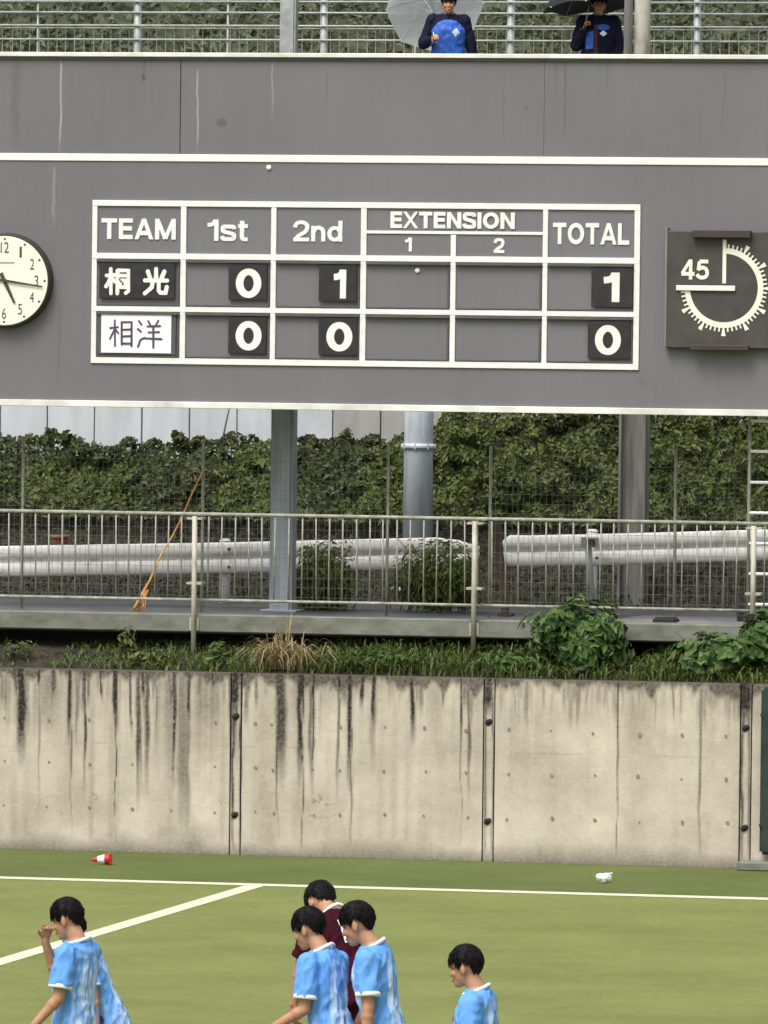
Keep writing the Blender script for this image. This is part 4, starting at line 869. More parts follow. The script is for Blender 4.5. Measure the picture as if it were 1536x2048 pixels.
# ---- guardrails
def guardrail(label, pts, posts, ends=(False, False)):
    t = thing('guardrail', label, 'guardrail', (pts[0].x, pts[0].y, ZS - 0.05), 0, 'white guardrails across the road')
    prof = [(0.00, 0.175), (0.02, 0.165), (0.032, 0.150), (0.036, 0.095), (0.034, 0.032), (0.010, 0.014), (0.004, 0.0), (0.010, -0.014), (0.034, -0.032), (0.036, -0.095), (0.032, -0.150), (0.02, -0.165), (0.0, -0.175)]
    vs = []; fs = []; n = len(prof); pp = []
    for i in range(len(pts) - 1):
        for k in range(6): pp.append(pts[i].lerp(pts[i + 1], k / 6))
    pp.append(pts[-1])
    for i, p in enumerate(pp):
        sc = 1.0
        e = (len(pp) - 1 - i) if ends[1] else 99
        s0 = i if ends[0] else 99
        sc = [0.35, 0.8, 1.0][min(2, min(e, s0))] if min(e, s0) < 3 else 1
        for (d, z) in prof: vs.append((p.x, p.y - d, p.z + z * sc))
    for i in range(len(pp) - 1):
        for j in range(n - 1): fs.append((i * n + j, i * n + j + 1, (i + 1) * n + j + 1, (i + 1) * n + j))
    o = obj('beam', vs, fs, M['guard'], t, True)
    sm = o.modifiers.new('s', 'SOLIDIFY'); sm.thickness = 0.006
    for px, Y in posts:
        x = P(px, 1130, Y).x
        zc = min(pts, key=lambda q: abs(q.x - x)).z
        MB().tube([(x, Y + 0.12, ZS - 0.1), (x, Y + 0.12, zc + 0.19)], 0.062, 14).build('post', M['guard'], t, True)
        MB().tube([(x, Y + 0.12, zc + 0.19), (x, Y + 0.12, zc + 0.215)], [0.068, 0.04], 14).build('post_cap', M['guard'], t)
        box('spacer', x - 0.04, x + 0.04, Y - 0.0, Y + 0.07, zc - 0.1, zc + 0.1, M['guard'], t, 0.004)
        for dz in (-0.1, 0.1): MB().tube([(x + 0.09, Y - 0.09, zc + dz), (x + 0.09, Y - 0.05, zc + dz)], 0.018, 8).build('bolt', M['dark_rim'], t)
YG = 4.6
guardrail('long white corrugated guardrail across the road on the left', [P(-500, 1121, YG), P(0, 1123, YG), P(450, 1116, YG), P(700, 1110, YG + .4), P(960, 1104, YG + .8)], [(-100, YG), (445, YG)], (False, True))
guardrail('white corrugated guardrail with a rounded end across the road on the right', [P(1000, 1101, 4.9), P(1060, 1102, 4.9), P(1250, 1098, 5.1), P(1536, 1090, 5.4), P(2000, 1080, 5.8)], [(1180, 5.0), (1700, 5.5)], (True, False))
# delineator post by right guardrail
dp = thing('marker_post', 'grey leaning marker post with dark reflector behind the bushy weed', 'post', (P(1183, 1190, 3.6).x, 3.6, ZS))
a = P(1186, 1200, 3.6); b = P(1176, 1078, 3.6)
MB().tube([(a.x, 3.6, ZS - 0.01), (b.x, 3.6, b.z)], 0.036, 12).build('shaft', M['steel_white'], dp, True)
box('frame', b.x - 0.07, b.x + 0.12, 3.55, 3.6, b.z - 0.09, b.z + 0.02, M['steel_white'], dp, 0.006)
box('reflector', b.x - 0.01, b.x + 0.09, 3.535, 3.549, b.z - 0.075, b.z + 0.0, M['dark_rim'], dp, 0.004)

# ---- ladder on the right
ld = thing('ladder', 'white steel ladder under the scoreboard at the right edge', 'ladder', (P(1530, 1240, 1.62).x, 1.62, ZS))
xl0 = P(1498, 1000, 1.62).x; xl1 = xl0 + 0.42
for x in (xl0, xl1): rod('stile', (x, 1.62, ZS - 0.01), (x, 1.62, zb0 + 0.6), 0.018, M['rail_cream'], ld, 8)
for py in (842, 903, 965, 1026, 1087, 1148, 1209): rod('rung', (xl0, 1.62, P(1520, py, 1.62).z), (xl1, 1.62, P(1520, py, 1.62).z), 0.018, M['board_white'], ld, 8)

# ---- top fence behind the watchers
YT = 14.6
tf = thing('pipe_fence', 'grey pipe fence with level rails behind the umbrella watchers', 'fence', (0, YT, ZU))
for py in (78, 50, 24, 2, -24, -50): rod('rail', (-12, YT, P(0, py, YT).z), (5, YT, P(0, py, YT).z), 0.014, M['steel_white'], tf, 8)
for px, r_ in ((273 - 373 * 2, .05), (273 - 373, .05), (273, .05), (646, .05), (1020, .05), (1393, .045), (1766, .05)):
    x = P(px, 50, YT).x; rod('post', (x, YT + 0.06, ZU), (x, YT + 0.06, ZU + 1.9), r_, M['steel_white'], tf, 12)
for px in (75, 455, 830, 1210): 
    x = P(px, 50, YT).x; rod('stay', (x, YT + 0.02, ZU), (x, YT + 0.02, ZU + 1.9), 0.014, M['steel_white'], tf, 8)
q = MB(); x = -7.5
pk = MB().tube([(0, 0, ZU), (0, 0, P(768, 58, YT + .3).z)], 0.0055, 5).mesh('picket', M['fence_post'])
pf = thing('picket_fence', 'low fence of thin upright pickets behind the pipe fence', 'fence', (0, YT + 0.35, ZU))
rod('top_rail', (-11, YT + .3, P(768, 58, YT + .3).z), (4, YT + .3, P(768, 58, YT + .3).z), 0.010, M['fence_post'], pf)
for k in range(110):
    xx = -10.0 + k * 0.118
    link('picket', pk, pf, loc=(xx + random.uniform(-.01, .01), YT + 0.3, random.uniform(-0.02, 0.0)))

# ================================================================== PLANTS ON THE BANK EDGE
def blades(name, C, H, mt_, width=0.012, lean=0.5, seed=1, parent=None, kind='stuff', curl=0.5):
    r = np.random.default_rng(seed); n = len(C); an = r.uniform(0, 2 * math.pi, n); ln = r.uniform(0.1, 1, n) * lean
    dx = np.stack([np.cos(an), np.sin(an), np.zeros(n)], 1); sd = np.stack([-np.sin(an), np.cos(an), np.zeros(n)], 1)
    H = (H * r.uniform(0.55, 1.2, n))[:, None]; wv = width * r.uniform(0.7, 1.3, n)[:, None]
    up = np.array([0, 0, 1.0]); lnc = ln[:, None]
    p0 = C; p1 = C + up * H * 0.45 + dx * H * lnc * 0.25; p2 = C + up * H * (0.85 - curl * 0.3 * lnc) + dx * H * lnc * 0.8; p3 = C + up * H * (1.0 - curl * lnc * 0.9) + dx * H * lnc * 1.3
    V = np.stack([p0 - sd * wv, p0 + sd * wv, p1 - sd * wv * .9, p1 + sd * wv * .9, p2 - sd * wv * .6, p2 + sd * wv * .6, p3], 1).reshape(-1, 3)
    b = np.arange(n) * 7
    q = [np.stack([b, b + 1, b + 3, b + 2], 1), np.stack([b + 2, b + 3, b + 5, b + 4], 1)]
    fl = q[0].tolist() + q[1].tolist() + np.stack([b + 4, b + 5, b + 6], 1).tolist()
    o = obj(name, V.tolist(), fl, mt_, parent)
    if kind: o['kind'] = kind
    return o
r = np.random.default_rng(61)
n = 9000; X = r.uniform(-5.6, 5.6, n); Y = r.uniform(0.28, 1.35, n)
dens = vnoise(X * 1.7 + 30, 62) * 0.6 + vnoise(X * 6 + 30, 63) * 0.4
keep = r.random(n) < np.clip(dens * 1.7 - 0.05 + 0.35 * (X > -1), 0.2, 1); X, Y, dens = X[keep], Y[keep], dens[keep]
Zg = ZT - 0.03 + (Y - 0.3) * 0.22
o = blades('verge_grass', np.stack([X, Y, Zg], 1), (0.10 + 0.19 * dens) * np.where(X < -1.8, 0.72, 1.0), M['grass'], 0.009, 1.2, 64)
tag(o, 'weedy green grass along the top of the concrete wall', 'grass', kind='stuff')
def weed_points(n, c, rad, seed, power=0.5):
    r = np.random.default_rng(seed); d = r.normal(0, 1, (n, 3)); d /= np.linalg.norm(d, axis=1)[:, None]
    rr = (r.random(n) ** power)[:, None]
    k = 0.72 + 0.5 * np.array([noise.noise((v[0] * 2.1 + seed, v[1] * 2.1, v[2] * 2.1)) for v in d])[:, None]
    return np.array(c) + d * rr * np.array(rad) * k, d
def weed(name, label, c, rad, n, size, seed, mt_=None, cat='weed', group=None, stems=7, aspect=0.5, ground=None):
    zg = ground if ground is not None else ZT + 0.05
    t = thing(name, label, cat, (c[0], c[1], zg), 0, group)
    q = MB(); r = random.Random(seed)
    for k in range(stems):
        tip = Vector(c) + Vector((r.uniform(-.75, .75) * rad[0], r.uniform(-.6, .6) * rad[1], r.uniform(-.1, .8) * rad[2]))
        b0 = Vector((c[0] + r.uniform(-.15, .15) * rad[0], c[1], zg)); q.tube([b0, b0.lerp(tip, .55) + Vector((0, 0, .12 * rad[2])), tip], [0.009, 0.006, 0.003], 5)
    q.build('stem', M['twig'], t)
    C, d = weed_points(n, c, rad, seed)
    ok = C[:, 2] > zg - 0.05
    leaves('foliage', C[ok], d[ok] * 0.6 + np.array([0, -0.35, 0.6]), size, mt_ or M['leaf_shrub'], t, aspect, 0.45, 'stuff', seed)
    return t
def wp(px, py, Y): p = P(px, py, Y); return (p.x, p.y, p.z)
weed('bushy_weed', 'large bushy green weed growing over the wall top', wp(1150, 1272, 0.66), (0.72, 0.40, 0.52), 1900, 0.115, 71, stems=12)
weed('creeping_weed', 'broad leaved creeper spilling along the wall top at the right edge', wp(1440, 1305, 0.62), (0.75, 0.3, 0.26), 900, 0.12, 72, aspect=0.8, stems=8)
weed('creeping_weed', 'leafy creeper climbing the deck edge at the far right corner', wp(1520, 1268, 0.8), (0.30, 0.2, 0.30), 350, 0.12, 73, aspect=0.8, stems=5)
weed('leafy_weed', 'low leafy weed between the big bushy weed and the right post of the railing', wp(1020, 1325, 0.5), (0.5, 0.2, 0.15), 380, 0.085, 74)
weed('leafy_weed', 'small dark climbing weed at the foot of the orange cord', wp(255, 1285, 0.85), (0.16, 0.12, 0.26), 130, 0.075, 75, mt_=M['leaf_hedge2'], stems=4)
weed('leafy_weed', 'bright green weed just right of the left railing post', wp(435, 1308, 0.6), (0.17, 0.15, 0.17), 150, 0.085, 76, stems=4)
weed('leafy_weed', 'low weed cluster between the straw clump and the second post', wp(760, 1322, 0.5), (0.6, 0.2, 0.13), 330, 0.075, 77)
weed('leafy_weed', 'low weed in front of the left end of the deck edge', wp(300, 1318, 0.5), (0.35, 0.2, 0.13), 200, 0.07, 78, mt_=M['leaf_hedge2'])
weed('leafy_weed', 'sparse dry looking weed at the far left of the wall top', wp(35, 1300, 0.6), (0.3, 0.2, 0.18), 110, 0.06, 79, mt_=M['leaf_hedge2'])
# rounded green bushes by the guardrail
for px, py, rx, rz, seed, lab in ((645, 1155, 0.52, 0.52, 81, 'rounded green bush right behind the blue grey column'), (878, 1150, 0.66, 0.55, 82, 'rounded green bush in front of the round pipe column')):
    c = wp(px, py, 3.4); t = weed('roadside_bush', lab, c, (rx, 0.42, rz), 3000, 0.062, seed, M['leaf_bush'], 'bush', 'bushes by the guardrail', 10, 0.4, ZS - 0.02)
    C, d = weed_points(500, (c[0], c[1], ZS + 0.1), (rx, 0.35, 0.30), seed); C[:, 2] = np.maximum(C[:, 2], ZS)
    blades('grass_blade', C, np.full(len(C), 0.34), M['mound'], 0.009, 1.5, seed, t, 'stuff', 0.7)
# dry straw clump
c = wp(566, 1322, 0.55); t = thing('straw_clump', 'dry straw clump on the wall top below the column', 'dry grass', (c[0], c[1], ZT + 0.02))
r = np.random.default_rng(91); n = 260; C = np.stack([c[0] + r.normal(0, 0.13, n), c[1] + r.normal(0, .08, n), np.full(n, ZT + 0.03)], 1)
blades('straw', C, np.full(n, 0.40), M['straw'], 0.008, 1.5, 92, t, 'stuff', 0.75)
n = 30; C = np.stack([c[0] + r.normal(0, 0.035, n), c[1] + r.normal(0, .03, n), np.full(n, ZT + 0.03)], 1)
blades('straw_stalk', C, np.full(n, 0.56), M['straw'], 0.007, 0.25, 93, t, 'stuff', 0.2)
# orange cord and litter
pts = [wp(407, 940, 2.0), wp(385, 985, 1.96), wp(366, 1030, 1.9), wp(345, 1072, 1.8), wp(322, 1110, 1.7), wp(300, 1160, 1.55), wp(283, 1190, 1.45), wp(268, 1218, 1.35)]
q = MB().tube(pts, [0.0085, 0.0085, 0.009, 0.0095, 0.010, 0.012, 0.016, 0.018], 8).build('orange_cord', M['orange'], None, True)
tag(q, 'orange cord running down slantwise from the fence to the road edge', 'cord')
q = MB(); a = Vector(wp(292, 1180, 1.46)); 
for k in range(5): q.tube([a + Vector((random.uniform(-.03, .03), 0, 0)), a + Vector((random.uniform(-.07, .0), -0.02, -0.12 - 0.03 * k)), a + Vector((-0.10 + random.uniform(-.05, .02), -.03, -0.22))], 0.008, 5)
q = q.build('frayed_cord', M['orange'], None, True); tag(q, 'frayed orange end of rope bundled at the road edge', 'rope')
c = Vector(wp(120, 1076, 5.2)); t = thing('litter_pot', 'small rust orange pot on the bank behind the left guardrail', 'pot', (c.x, c.y, c.z - 0.12))
MB().tube([(c.x, c.y, c.z - 0.12), (c.x, c.y, c.z + 0.02)], [0.07, 0.1], 14).build('pot', mat('rust_orange', (0.32, 0.10, 0.05), 0.7), t, True)
MB().tube([(c.x, c.y, c.z + 0.0), (c.x, c.y, c.z + 0.035)], 0.115, 14).build('rim', mat('rust_orange_rim', (0.36, 0.15, 0.08), 0.7), t, True)
c = P(1345, 1238, 2.0); t = thing('drain_grate', 'small dark iron grate lying on the road at right', 'grate', (c.x, 1.6, ZS))
bevel(MB().box(c.x - 0.12, c.x + 0.12, 1.45, 1.75, ZS - 0.011, ZS + 0.03).build('frame', M['hole'], t), 0.01)
for k in range(5): box('slat', c.x - 0.1, c.x + 0.1, 1.48 + k * .055, 1.50 + k * .055, ZS + 0.031, ZS + 0.045, M['dark_rim'], t)
c = P(1486, 1205, 2.2); t = thing('black_box', 'small black box on the road by the ladder', 'box', (c.x, 2.2, ZS))
bevel(MB().box(c.x - 0.055, c.x + 0.055, 2.14, 2.26, ZS - 0.011, ZS + 0.16).build('body', M['black_plastic'], t), 0.012); box('lid', c.x - 0.062, c.x + 0.062, 2.13, 2.27, ZS + 0.161, ZS + 0.18, M['black_plastic'], t, 0.005)
a = P(455, 815, 10.4); b = P(435, 885, 10.2)
q = MB().tube([(b.x, 10.2, b.z - .25), (b.x + 0.03, 10.3, b.z), (a.x, 10.5, a.z)], [0.02, 0.014, 0.008], 6).build('bare_twig', M['twig']); tag(q, 'bare dark twig leaning against the pale wall above the hedge', 'twig')

# ---- things left on the pitch border
c = G(207, 1729, 0); t = thing('marker_cone', 'small red marker cone with white band lying on its side by the wall', 'cone', (c.x, c.y, 0))
ax = Vector((-1, -0.12, -0.05)).normalized(); b0 = Vector((c.x + 0.07, c.y, 0.058))
q = MB(); q.tube([b0 + ax * s for s in (0, 0.02, 0.09, 0.17, 0.20)], [0.060, 0.057, 0.040, 0.020, 0.012], 18); q.build('cone', M['red'], t, True)
MB().tube([b0 + ax * 0.055, b0 + ax * 0.13], [0.0525, 0.034], 18, False).build('band', M['white_plastic'], t, True)
MB().tube([b0 - ax * 0.014, b0 + ax * 0.004], 0.072, 4).build('base', M['red'], t)
c = G(1208, 1766, 0); t = thing('crumpled_bag', 'white crumpled plastic bag lying on the turf behind the goal line', 'bag', (c.x, c.y, 0))
q = MB(); q.sphere((c.x, c.y, 0.05), (0.078, 0.06, 0.052), 28, 18); q.sphere((c.x + 0.045, c.y - 0.01, 0.07), (0.035, 0.03, 0.032), 16, 10)
vv = []
for v in q.v:
    p = Vector(v); d = (p - Vector((c.x, c.y, 0.05))); k = 1 + 0.28 * noise.noise(p * 22) + 0.15 * noise.noise(p * 50); p = Vector((c.x, c.y, 0.05)) + d * k; p.z = max(p.z, 0.003); vv.append(p)
obj('bag', vv, q.f, M['white_plastic'], t, False)
MB().tube([(c.x + 0.06, c.y - 0.02, 0.085), (c.x + 0.075, c.y - 0.02, 0.105), (c.x + 0.09, c.y - 0.02, 0.098)], [0.012, 0.007, 0.011], 8).build('knot', M['white_plastic'], t, True)

# ================================================================== PEOPLE
def remesh(mb, vox, smooth_it=4, fac=0.5):
    me = bpy.data.meshes.new('tmp'); me.from_pydata(mb.v, [], mb.f); me.update()
    bm = bmesh.new(); bm.from_mesh(me); bmesh.ops.remove_doubles(bm, verts=bm.verts, dist=1e-5); bmesh.ops.recalc_face_normals(bm, faces=bm.faces); bm.to_mesh(me); bm.free()
    ob = bpy.data.objects.new('tmp', me); col.objects.link(ob)
    md = ob.modifiers.new('r', 'REMESH'); md.mode = 'VOXEL'; md.voxel_size = vox
    if smooth_it:
        s = ob.modifiers.new('s', 'SMOOTH'); s.iterations = smooth_it; s.factor = fac
    dg = bpy.context.evaluated_depsgraph_get(); out = bpy.data.meshes.new_from_object(ob.evaluated_get(dg))
    bpy.data.objects.remove(ob); bpy.data.meshes.remove(me)
    out.polygons.foreach_set('use_smooth', [True] * len(out.polygons)); return out
def wrinkle(me, amp, sc=(14, 14, 9), seed=0.0, amp2=None):
    n = len(me.vertices); co = np.empty(n * 3); me.vertices.foreach_get('co', co); co = co.reshape(-1, 3)
    nr = np.array([v.normal[:] for v in me.vertices]); k = np.empty(n)
    for i in range(n):
        x, y, z = co[i]
        a = noise.noise((x * sc[0] + seed, y * sc[1], z * sc[2] + x * 6))
        k[i] = amp * (1 - 2.2 * abs(a)) + (amp2 or amp * 0.4) * noise.noise((x * 35, y * 35 + seed, z * 22))
    me.vertices.foreach_set('co', (co + nr * k[:, None]).ravel()); me.update()
def rot_about(p, piv, Mx): return Mx @ (p - piv) + piv
def person(label, params, anchor_px, depth=None, Yplane=None, zfeet=0.0, group=None):
    pr = dict(lean=0, side=0, head=(0, 0, 0), larm=None, rarm=None, scale=1.0, face=192.2, kit='jersey', hair=1.0, fringe=0.12, seed=1, anchor='top', heads=1.04)
    pr.update(params)
    V = Vector
    piv = V((0, 0, 0.96))
    LM = Matrix.Rotation(R(pr['lean']), 3, 'Y') @ Matrix.Rotation(R(pr['side']), 3, 'X')
    T = lambda p: rot_about(V(p), piv, LM)
    neck = T((0.0, 0, 1.475)); ntop = T((0.045, 0, 1.545))
    hy, hp, hr = pr['head']
    HM = Matrix.Rotation(R(hy), 3, 'Z') @ Matrix.Rotation(R(hp), 3, 'Y') @ Matrix.Rotation(R(hr), 3, 'X')
    hs_ = pr['heads']
    hc = ntop + HM @ V((0.022, 0, 0.085))
    H = lambda p: hc + HM @ (V(p) * hs_)
    top_local = H((-0.01, 0, 0.142)); chin_local = H((0.07, 0, -0.125))
    if pr['anchor'] == 'top': anc = top_local
    elif pr['anchor'] == 'neck': anc = neck
    else: anc = H((-0.012, 0, 0.03))
    # placement
    rz = R(pr['face']); RM_ = Matrix.Rotation(rz, 3, 'Z')
    if Yplane is not None: tgt = P(anchor_px[0], anchor_px[1], Yplane)
    else: tgt = D(anchor_px[0], anchor_px[1], depth)
    sc = (tgt.z - zfeet) / anc.z
    off = RM_ @ (anc * sc)
    base = V((tgt.x - off.x, tgt.y - off.y, zfeet))
    root = thing('person', label, 'person', base, rz, group); root.scale = (sc, sc, sc)
    print('PERSON', label[:40], 'scale %.3f' % sc, 'height %.2f' % (top_local.z * sc), base)
    bx = pr['face']
    # --- body
    q = MB()
    def ring(z, a, b, x=0.0, e=0.0):
        return (T((x, 0, z)), LM @ V((0, a + e, 0)), LM @ V((b + e, 0, 0)))
    tors = [(0.86, .145, .10, -.005), (0.93, .165, .115, -.01), (1.02, .152, .105, -.005), (1.10, .142, .10, .005), (1.20, .155, .108, .012), (1.30, .172, .116, .012), (1.38, .178, .108, .004), (1.43, .150, .09, -.004), (1.475, .085, .068, -.008), (1.50, .062, .058, -.002)]
    slim = 0.93 if pr['kit'] in ('jersey', 'maroon') else 1.0
    tors = [(z, a * slim, b * slim, x) for z, a, b, x in tors]
    q.loft([ring(z, a, b, x) for z, a, b, x in tors])
    q.cap(neck - (ntop - neck) * 0.3, ntop + HM @ V((0, 0, 0.04)), 0.060, 0.055, 16)
    hm = HM @ Matrix.Scale(hs_, 3)
    q.sphere(H((-0.012, 0, 0.022)), (.094 * hs_, .076 * hs_, .098 * hs_), 24, 16, HM)
    q.sphere(H((0.022, 0, -0.03)), (.066 * hs_, .062 * hs_, .080 * hs_), 20, 14, HM)
    q.sphere(H((0.045, 0, -0.082)), (.038 * hs_, .042 * hs_, .036 * hs_), 16, 10, HM)
    q.sphere(H((0.062, 0, -0.100)), (.022 * hs_, .024 * hs_, .018 * hs_), 12, 8, HM)
    q.sphere(H((0.045, 0, 0.03)), (.045 * hs_, .058 * hs_, .05 * hs_), 16, 10, HM)
    q.cap(H((0.082, 0, -0.004)), H((0.098, 0, -0.034)), 0.010, 0.0125, 10)
    q.sphere(H((0.088, 0, -0.068)), (.012, .024, .012), 10, 8, HM)
    for s in (1, -1):
        q.sphere(H((-0.008, s * .078, -0.012)), (.021 * hs_, .010 * hs_, .034 * hs_), 14, 10, HM @ Matrix.Rotation(R(s * -14), 3, 'Z'))
        q.sphere(H((0.062, s * .036, -0.03)), (.026, .022, .022), 12, 8, HM)
    sleeves = []
    for s, key in ((1, 'larm'), (-1, 'rarm')):
        sh = T((0.0, s * 0.178, 1.405)); d1, d2 = pr[key][0], pr[key][1]
        d1 = V(d1).normalized(); d2 = V(d2).normalized(); el = sh + d1 * 0.29; wr = el + d2 * 0.245
        q.cap(T((0.0, s * 0.10, 1.40)), sh, 0.075, 0.060); q.cap(sh, el, 0.052, 0.040); q.cap(el, wr, 0.041, 0.027)
        q.sphere(el.lerp(wr, 0.22), (.043, .043, .043), 12, 8)
        sleeves.append((s, sh, el, d1, d2, wr))
        # hand
        pn = V(pr[key][2]) if len(pr[key]) > 2 else V((0, -s, 0))
        hd = V(pr[key][3]).normalized() if len(pr[key]) > 3 else d2
        curl = pr[key][4] if len(pr[key]) > 4 else 0.5
        pn = (pn - hd * pn.dot(hd)).normalized(); sdv = hd.cross(pn).normalized()
        if sdv.dot(V((1, 0, 0.3))) < 0: sdv = -sdv             # thumb side
        kn = wr + hd * 0.095
        for f_ in range(4):
            o_ = (f_ - 1.5) * -0.020
            k0 = kn + sdv * o_ + hd * (-0.004 * abs(f_ - 1)); q.cap(wr + sdv * o_ * 0.55 + hd * 0.012, k0, 0.0145, 0.0120, 8)
            ln = [0.030, 0.034, 0.031, 0.024][f_]
            a1 = curl * 0.9; e1 = k0 + (hd * math.cos(a1) + pn * math.sin(a1) + sdv * o_ * 1.5).normalized() * (ln + 0.012); a2 = a1 + curl * 1.1
            e2 = e1 + (hd * math.cos(a2) + pn * math.sin(a2) + sdv * o_ * 1.0).normalized() * ln
            a3 = a2 + curl * 0.8; e3 = e2 + (hd * math.cos(a3) + pn * math.sin(a3)).normalized() * ln * 0.7
            q.cap(k0, e1, 0.0100, 0.0088, 8); q.cap(e1, e2, 0.0088, 0.0080, 8); q.cap(e2, e3, 0.0080, 0.0070, 8)
        t0 = wr + sdv * 0.022 + hd * 0.03; t1 = t0 + (sdv * 0.8 + hd * 0.7 + pn * 0.3).normalized() * 0.04; t2 = t1 + (sdv * 0.25 + hd * 0.9 + pn * 0.4).normalized() * 0.034
        q.cap(t0, t1, 0.0140, 0.0105, 8); q.cap(t1, t2, 0.0105, 0.0085, 8)
    for s in (1, -1):
        hp_ = V((0.0, s * 0.085, 0.90)); kn = V((0.03, s * 0.10, 0.49)); an = V((-0.02, s * 0.105, 0.09))
        q.cap(hp_, kn, 0.085, 0.056); q.cap(kn, an, 0.054, 0.036); q.sphere(kn.lerp(an, 0.3) + V((-0.018, 0, 0)), (.05, .048, .09), 12, 8)
        q.cap(an + V((-0.02, 0, -0.045)), an + V((0.15, s * 0.015, -0.06)), 0.035, 0.028)
    me = remesh(q, 0.0075, 3); me.materials.clear()
    for mm_ in ('skin', 'eye', 'lips'): me.materials.append(M[mm_])
    eyes = [H((0.083, s * .032, 0.006)) for s in (1, -1)]; brow = [(H((0.082, s * .016, 0.032)), H((0.072, s * .05, 0.03))) for s in (1, -1)]; mouth = H((0.098, 0, -0.068))
    mi = np.zeros(len(me.polygons), dtype=np.int32)
    for p in me.polygons:
        c = p.center
        if (c - hc).length > 0.2: continue
        lc = HM.transposed() @ (c - hc) / hs_
        if lc.x < 0.05: continue
        for s in (1, -1):
            if abs(lc.z - 0.006) < 0.0085 and abs(lc.y - s * .032) < 0.016: mi[p.index] = 1
            if abs(lc.z - 0.031) < 0.006 and abs(lc.y - s * .033) < 0.022: mi[p.index] = 1
        if abs(lc.z + 0.070) < 0.009 and abs(lc.y) < 0.024: mi[p.index] = 2
    me.polygons.foreach_set('material_index', mi); me.name = 'body'
    body = link('body', me, root, local=True)
    # --- hair
    sd_ = pr['seed']; fr = pr['fringe']
    def hairline(az):
        a = abs(az)
        pts = [(0, fr), (0.55, fr + 0.02), (0.9, 0.16), (1.15, -0.10), (1.36, -0.34), (1.46, -0.30), (1.52, 0.08), (1.95, 0.10), (2.1, -0.25), (2.35, -0.66), (3.2, -0.80)]
        for (x0_, y0_), (x1_, y1_) in zip(pts, pts[1:]):
            if a <= x1_: return y0_ + (y1_ - y0_) * (a - x0_) / (x1_ - x0_)
        return -0.8
    RX, RY, RZ = 0.0985, 0.0805, 0.1025
    def scalp(d): return 1.0 / math.sqrt((d.x / RX) ** 2 + (d.y / RY) ** 2 + (d.z / RZ) ** 2)
    bm = bmesh.new(); bmesh.ops.create_icosphere(bm, subdivisions=5, radius=1.0)
    for v in bm.verts:
        d = v.co.normalized(); az = math.atan2(d.y, d.x)
        k = (d.z - hairline(az)) / 0.12; k = max(0.0, min(1.0, k)); k = k * k * (3 - 2 * k)
        th = pr['hair'] * (0.006 + 0.011 * max(0, d.z + 0.25) + 0.006 * max(0, -d.x)) + noise.noise((az * 6 + sd_, d.z * 2, 3)) * 0.004
        p = V((-0.012, 0, 0.022)) + d * (scalp(d) + th * k - 0.026 * (1 - k))
        if d.z < -0.2 and abs(az) > 1.9: p.x += 0.014 * (-d.z - 0.2)
        v.co = H(p)
    hme = bpy.data.meshes.new('hair'); bm.to_mesh(hme); bm.free()
    q = MB(); rr_ = random.Random(sd_ * 13)
    for _ in range(1700):
        d = V((rr_.gauss(0, 1), rr_.gauss(0, 1), rr_.gauss(0, 1))).normalized(); az = math.atan2(d.y, d.x)
        if d.z < hairline(az) + 0.03: continue
        th = pr['hair'] * (0.004 + 0.010 * max(0, d.z + 0.25) + 0.005 * max(0, -d.x))
        root_ = V((-0.012, 0, 0.022)) + d * (scalp(d) + th - 0.004)
        flow = V((0.55 if d.x > -0.1 else -0.25, 0.25 * d.y, -0.35 - 0.6 * (1 - max(0, d.z)))) + V((rr_.uniform(-.18, .18), rr_.uniform(-.18, .18), rr_.uniform(-.1, .1)))
        flow = (flow - d * flow.dot(d)).normalized()
        Lh = rr_.uniform(0.022, 0.045) * (1.0 if d.z > -0.1 else 0.55); lift = rr_.uniform(0.04, 0.30) if d.z > 0 else rr_.uniform(0.0, 0.1)
        p1 = root_ + (flow + d * lift).normalized() * Lh * 0.55; p2 = p1 + (flow + d * (lift - 0.45)).normalized() * Lh * 0.5
        q.tube([H(root_), H(p1), H(p2)], [0.0046, 0.0036, 0.0005], 5, True, 0.5)
    n0 = len(hme.vertices); hv = [w_.co[:] for w_ in hme.vertices] + q.v; hf = [p.vertices[:] for p in hme.polygons] + [tuple(i_ + n0 for i_ in f) for f in q.f]
    bpy.data.meshes.remove(hme)
    obj('hair', hv, hf, M['hair'], root, True, True)
    # --- top
    kit = pr['kit']; long_ = kit in ('navy', 'navy_blue')
    q = MB(); e = 0.020 if not long_ else 0.045
    st = [(0.80, .160, .115, -.01), (0.90, .158, .112, -.008)] + tors[2:]
    rings = []
    for z, a, b, x in st:
        ee = e * (1.0 if z < 1.36 else (0.62 if z < 1.45 else 0.45))
        if z > 1.49: continue
        rings.append(ring(z if z < 1.40 else z + 0.008, a, b, x, ee))
    q.loft(rings, 28)
    cuffs = []
    for s, sh, el, d1, d2, wr in sleeves:
        q.cap(T((0.0, s * 0.09, 1.39)), sh, 0.082 if not long_ else 0.088, 0.070 if not long_ else 0.088)
        if not long_:
            a = sh - d1 * 0.01; b = sh + d1 * 0.215
            q.tube([a, a.lerp(b, .5), b], [0.068, 0.071, 0.074], 20); cuffs.append((b - d1 * 0.018, b + d1 * 0.010, 0.0775, d1))
        else:
            q.cap(sh, el, 0.080, 0.070); b = el.lerp(wr, 0.93); q.cap(el, b, 0.068, 0.048); cuffs.append((b - d2 * 0.01, b + d2 * 0.035, 0.050, d2))
    me = remesh(q, 0.008, 5); wrinkle(me, 0.011 if not long_ else 0.010, seed=sd_ * 3.7)
    me.materials.clear(); mtop = {'jersey': M['jersey'], 'maroon': M['maroon'], 'navy': M['navy'], 'navy_blue': M['navy']}[kit]; me.materials.append(mtop); me.name = 'shirt'
    shirt = link('jacket' if long_ else 'shirt', me, root, local=True)
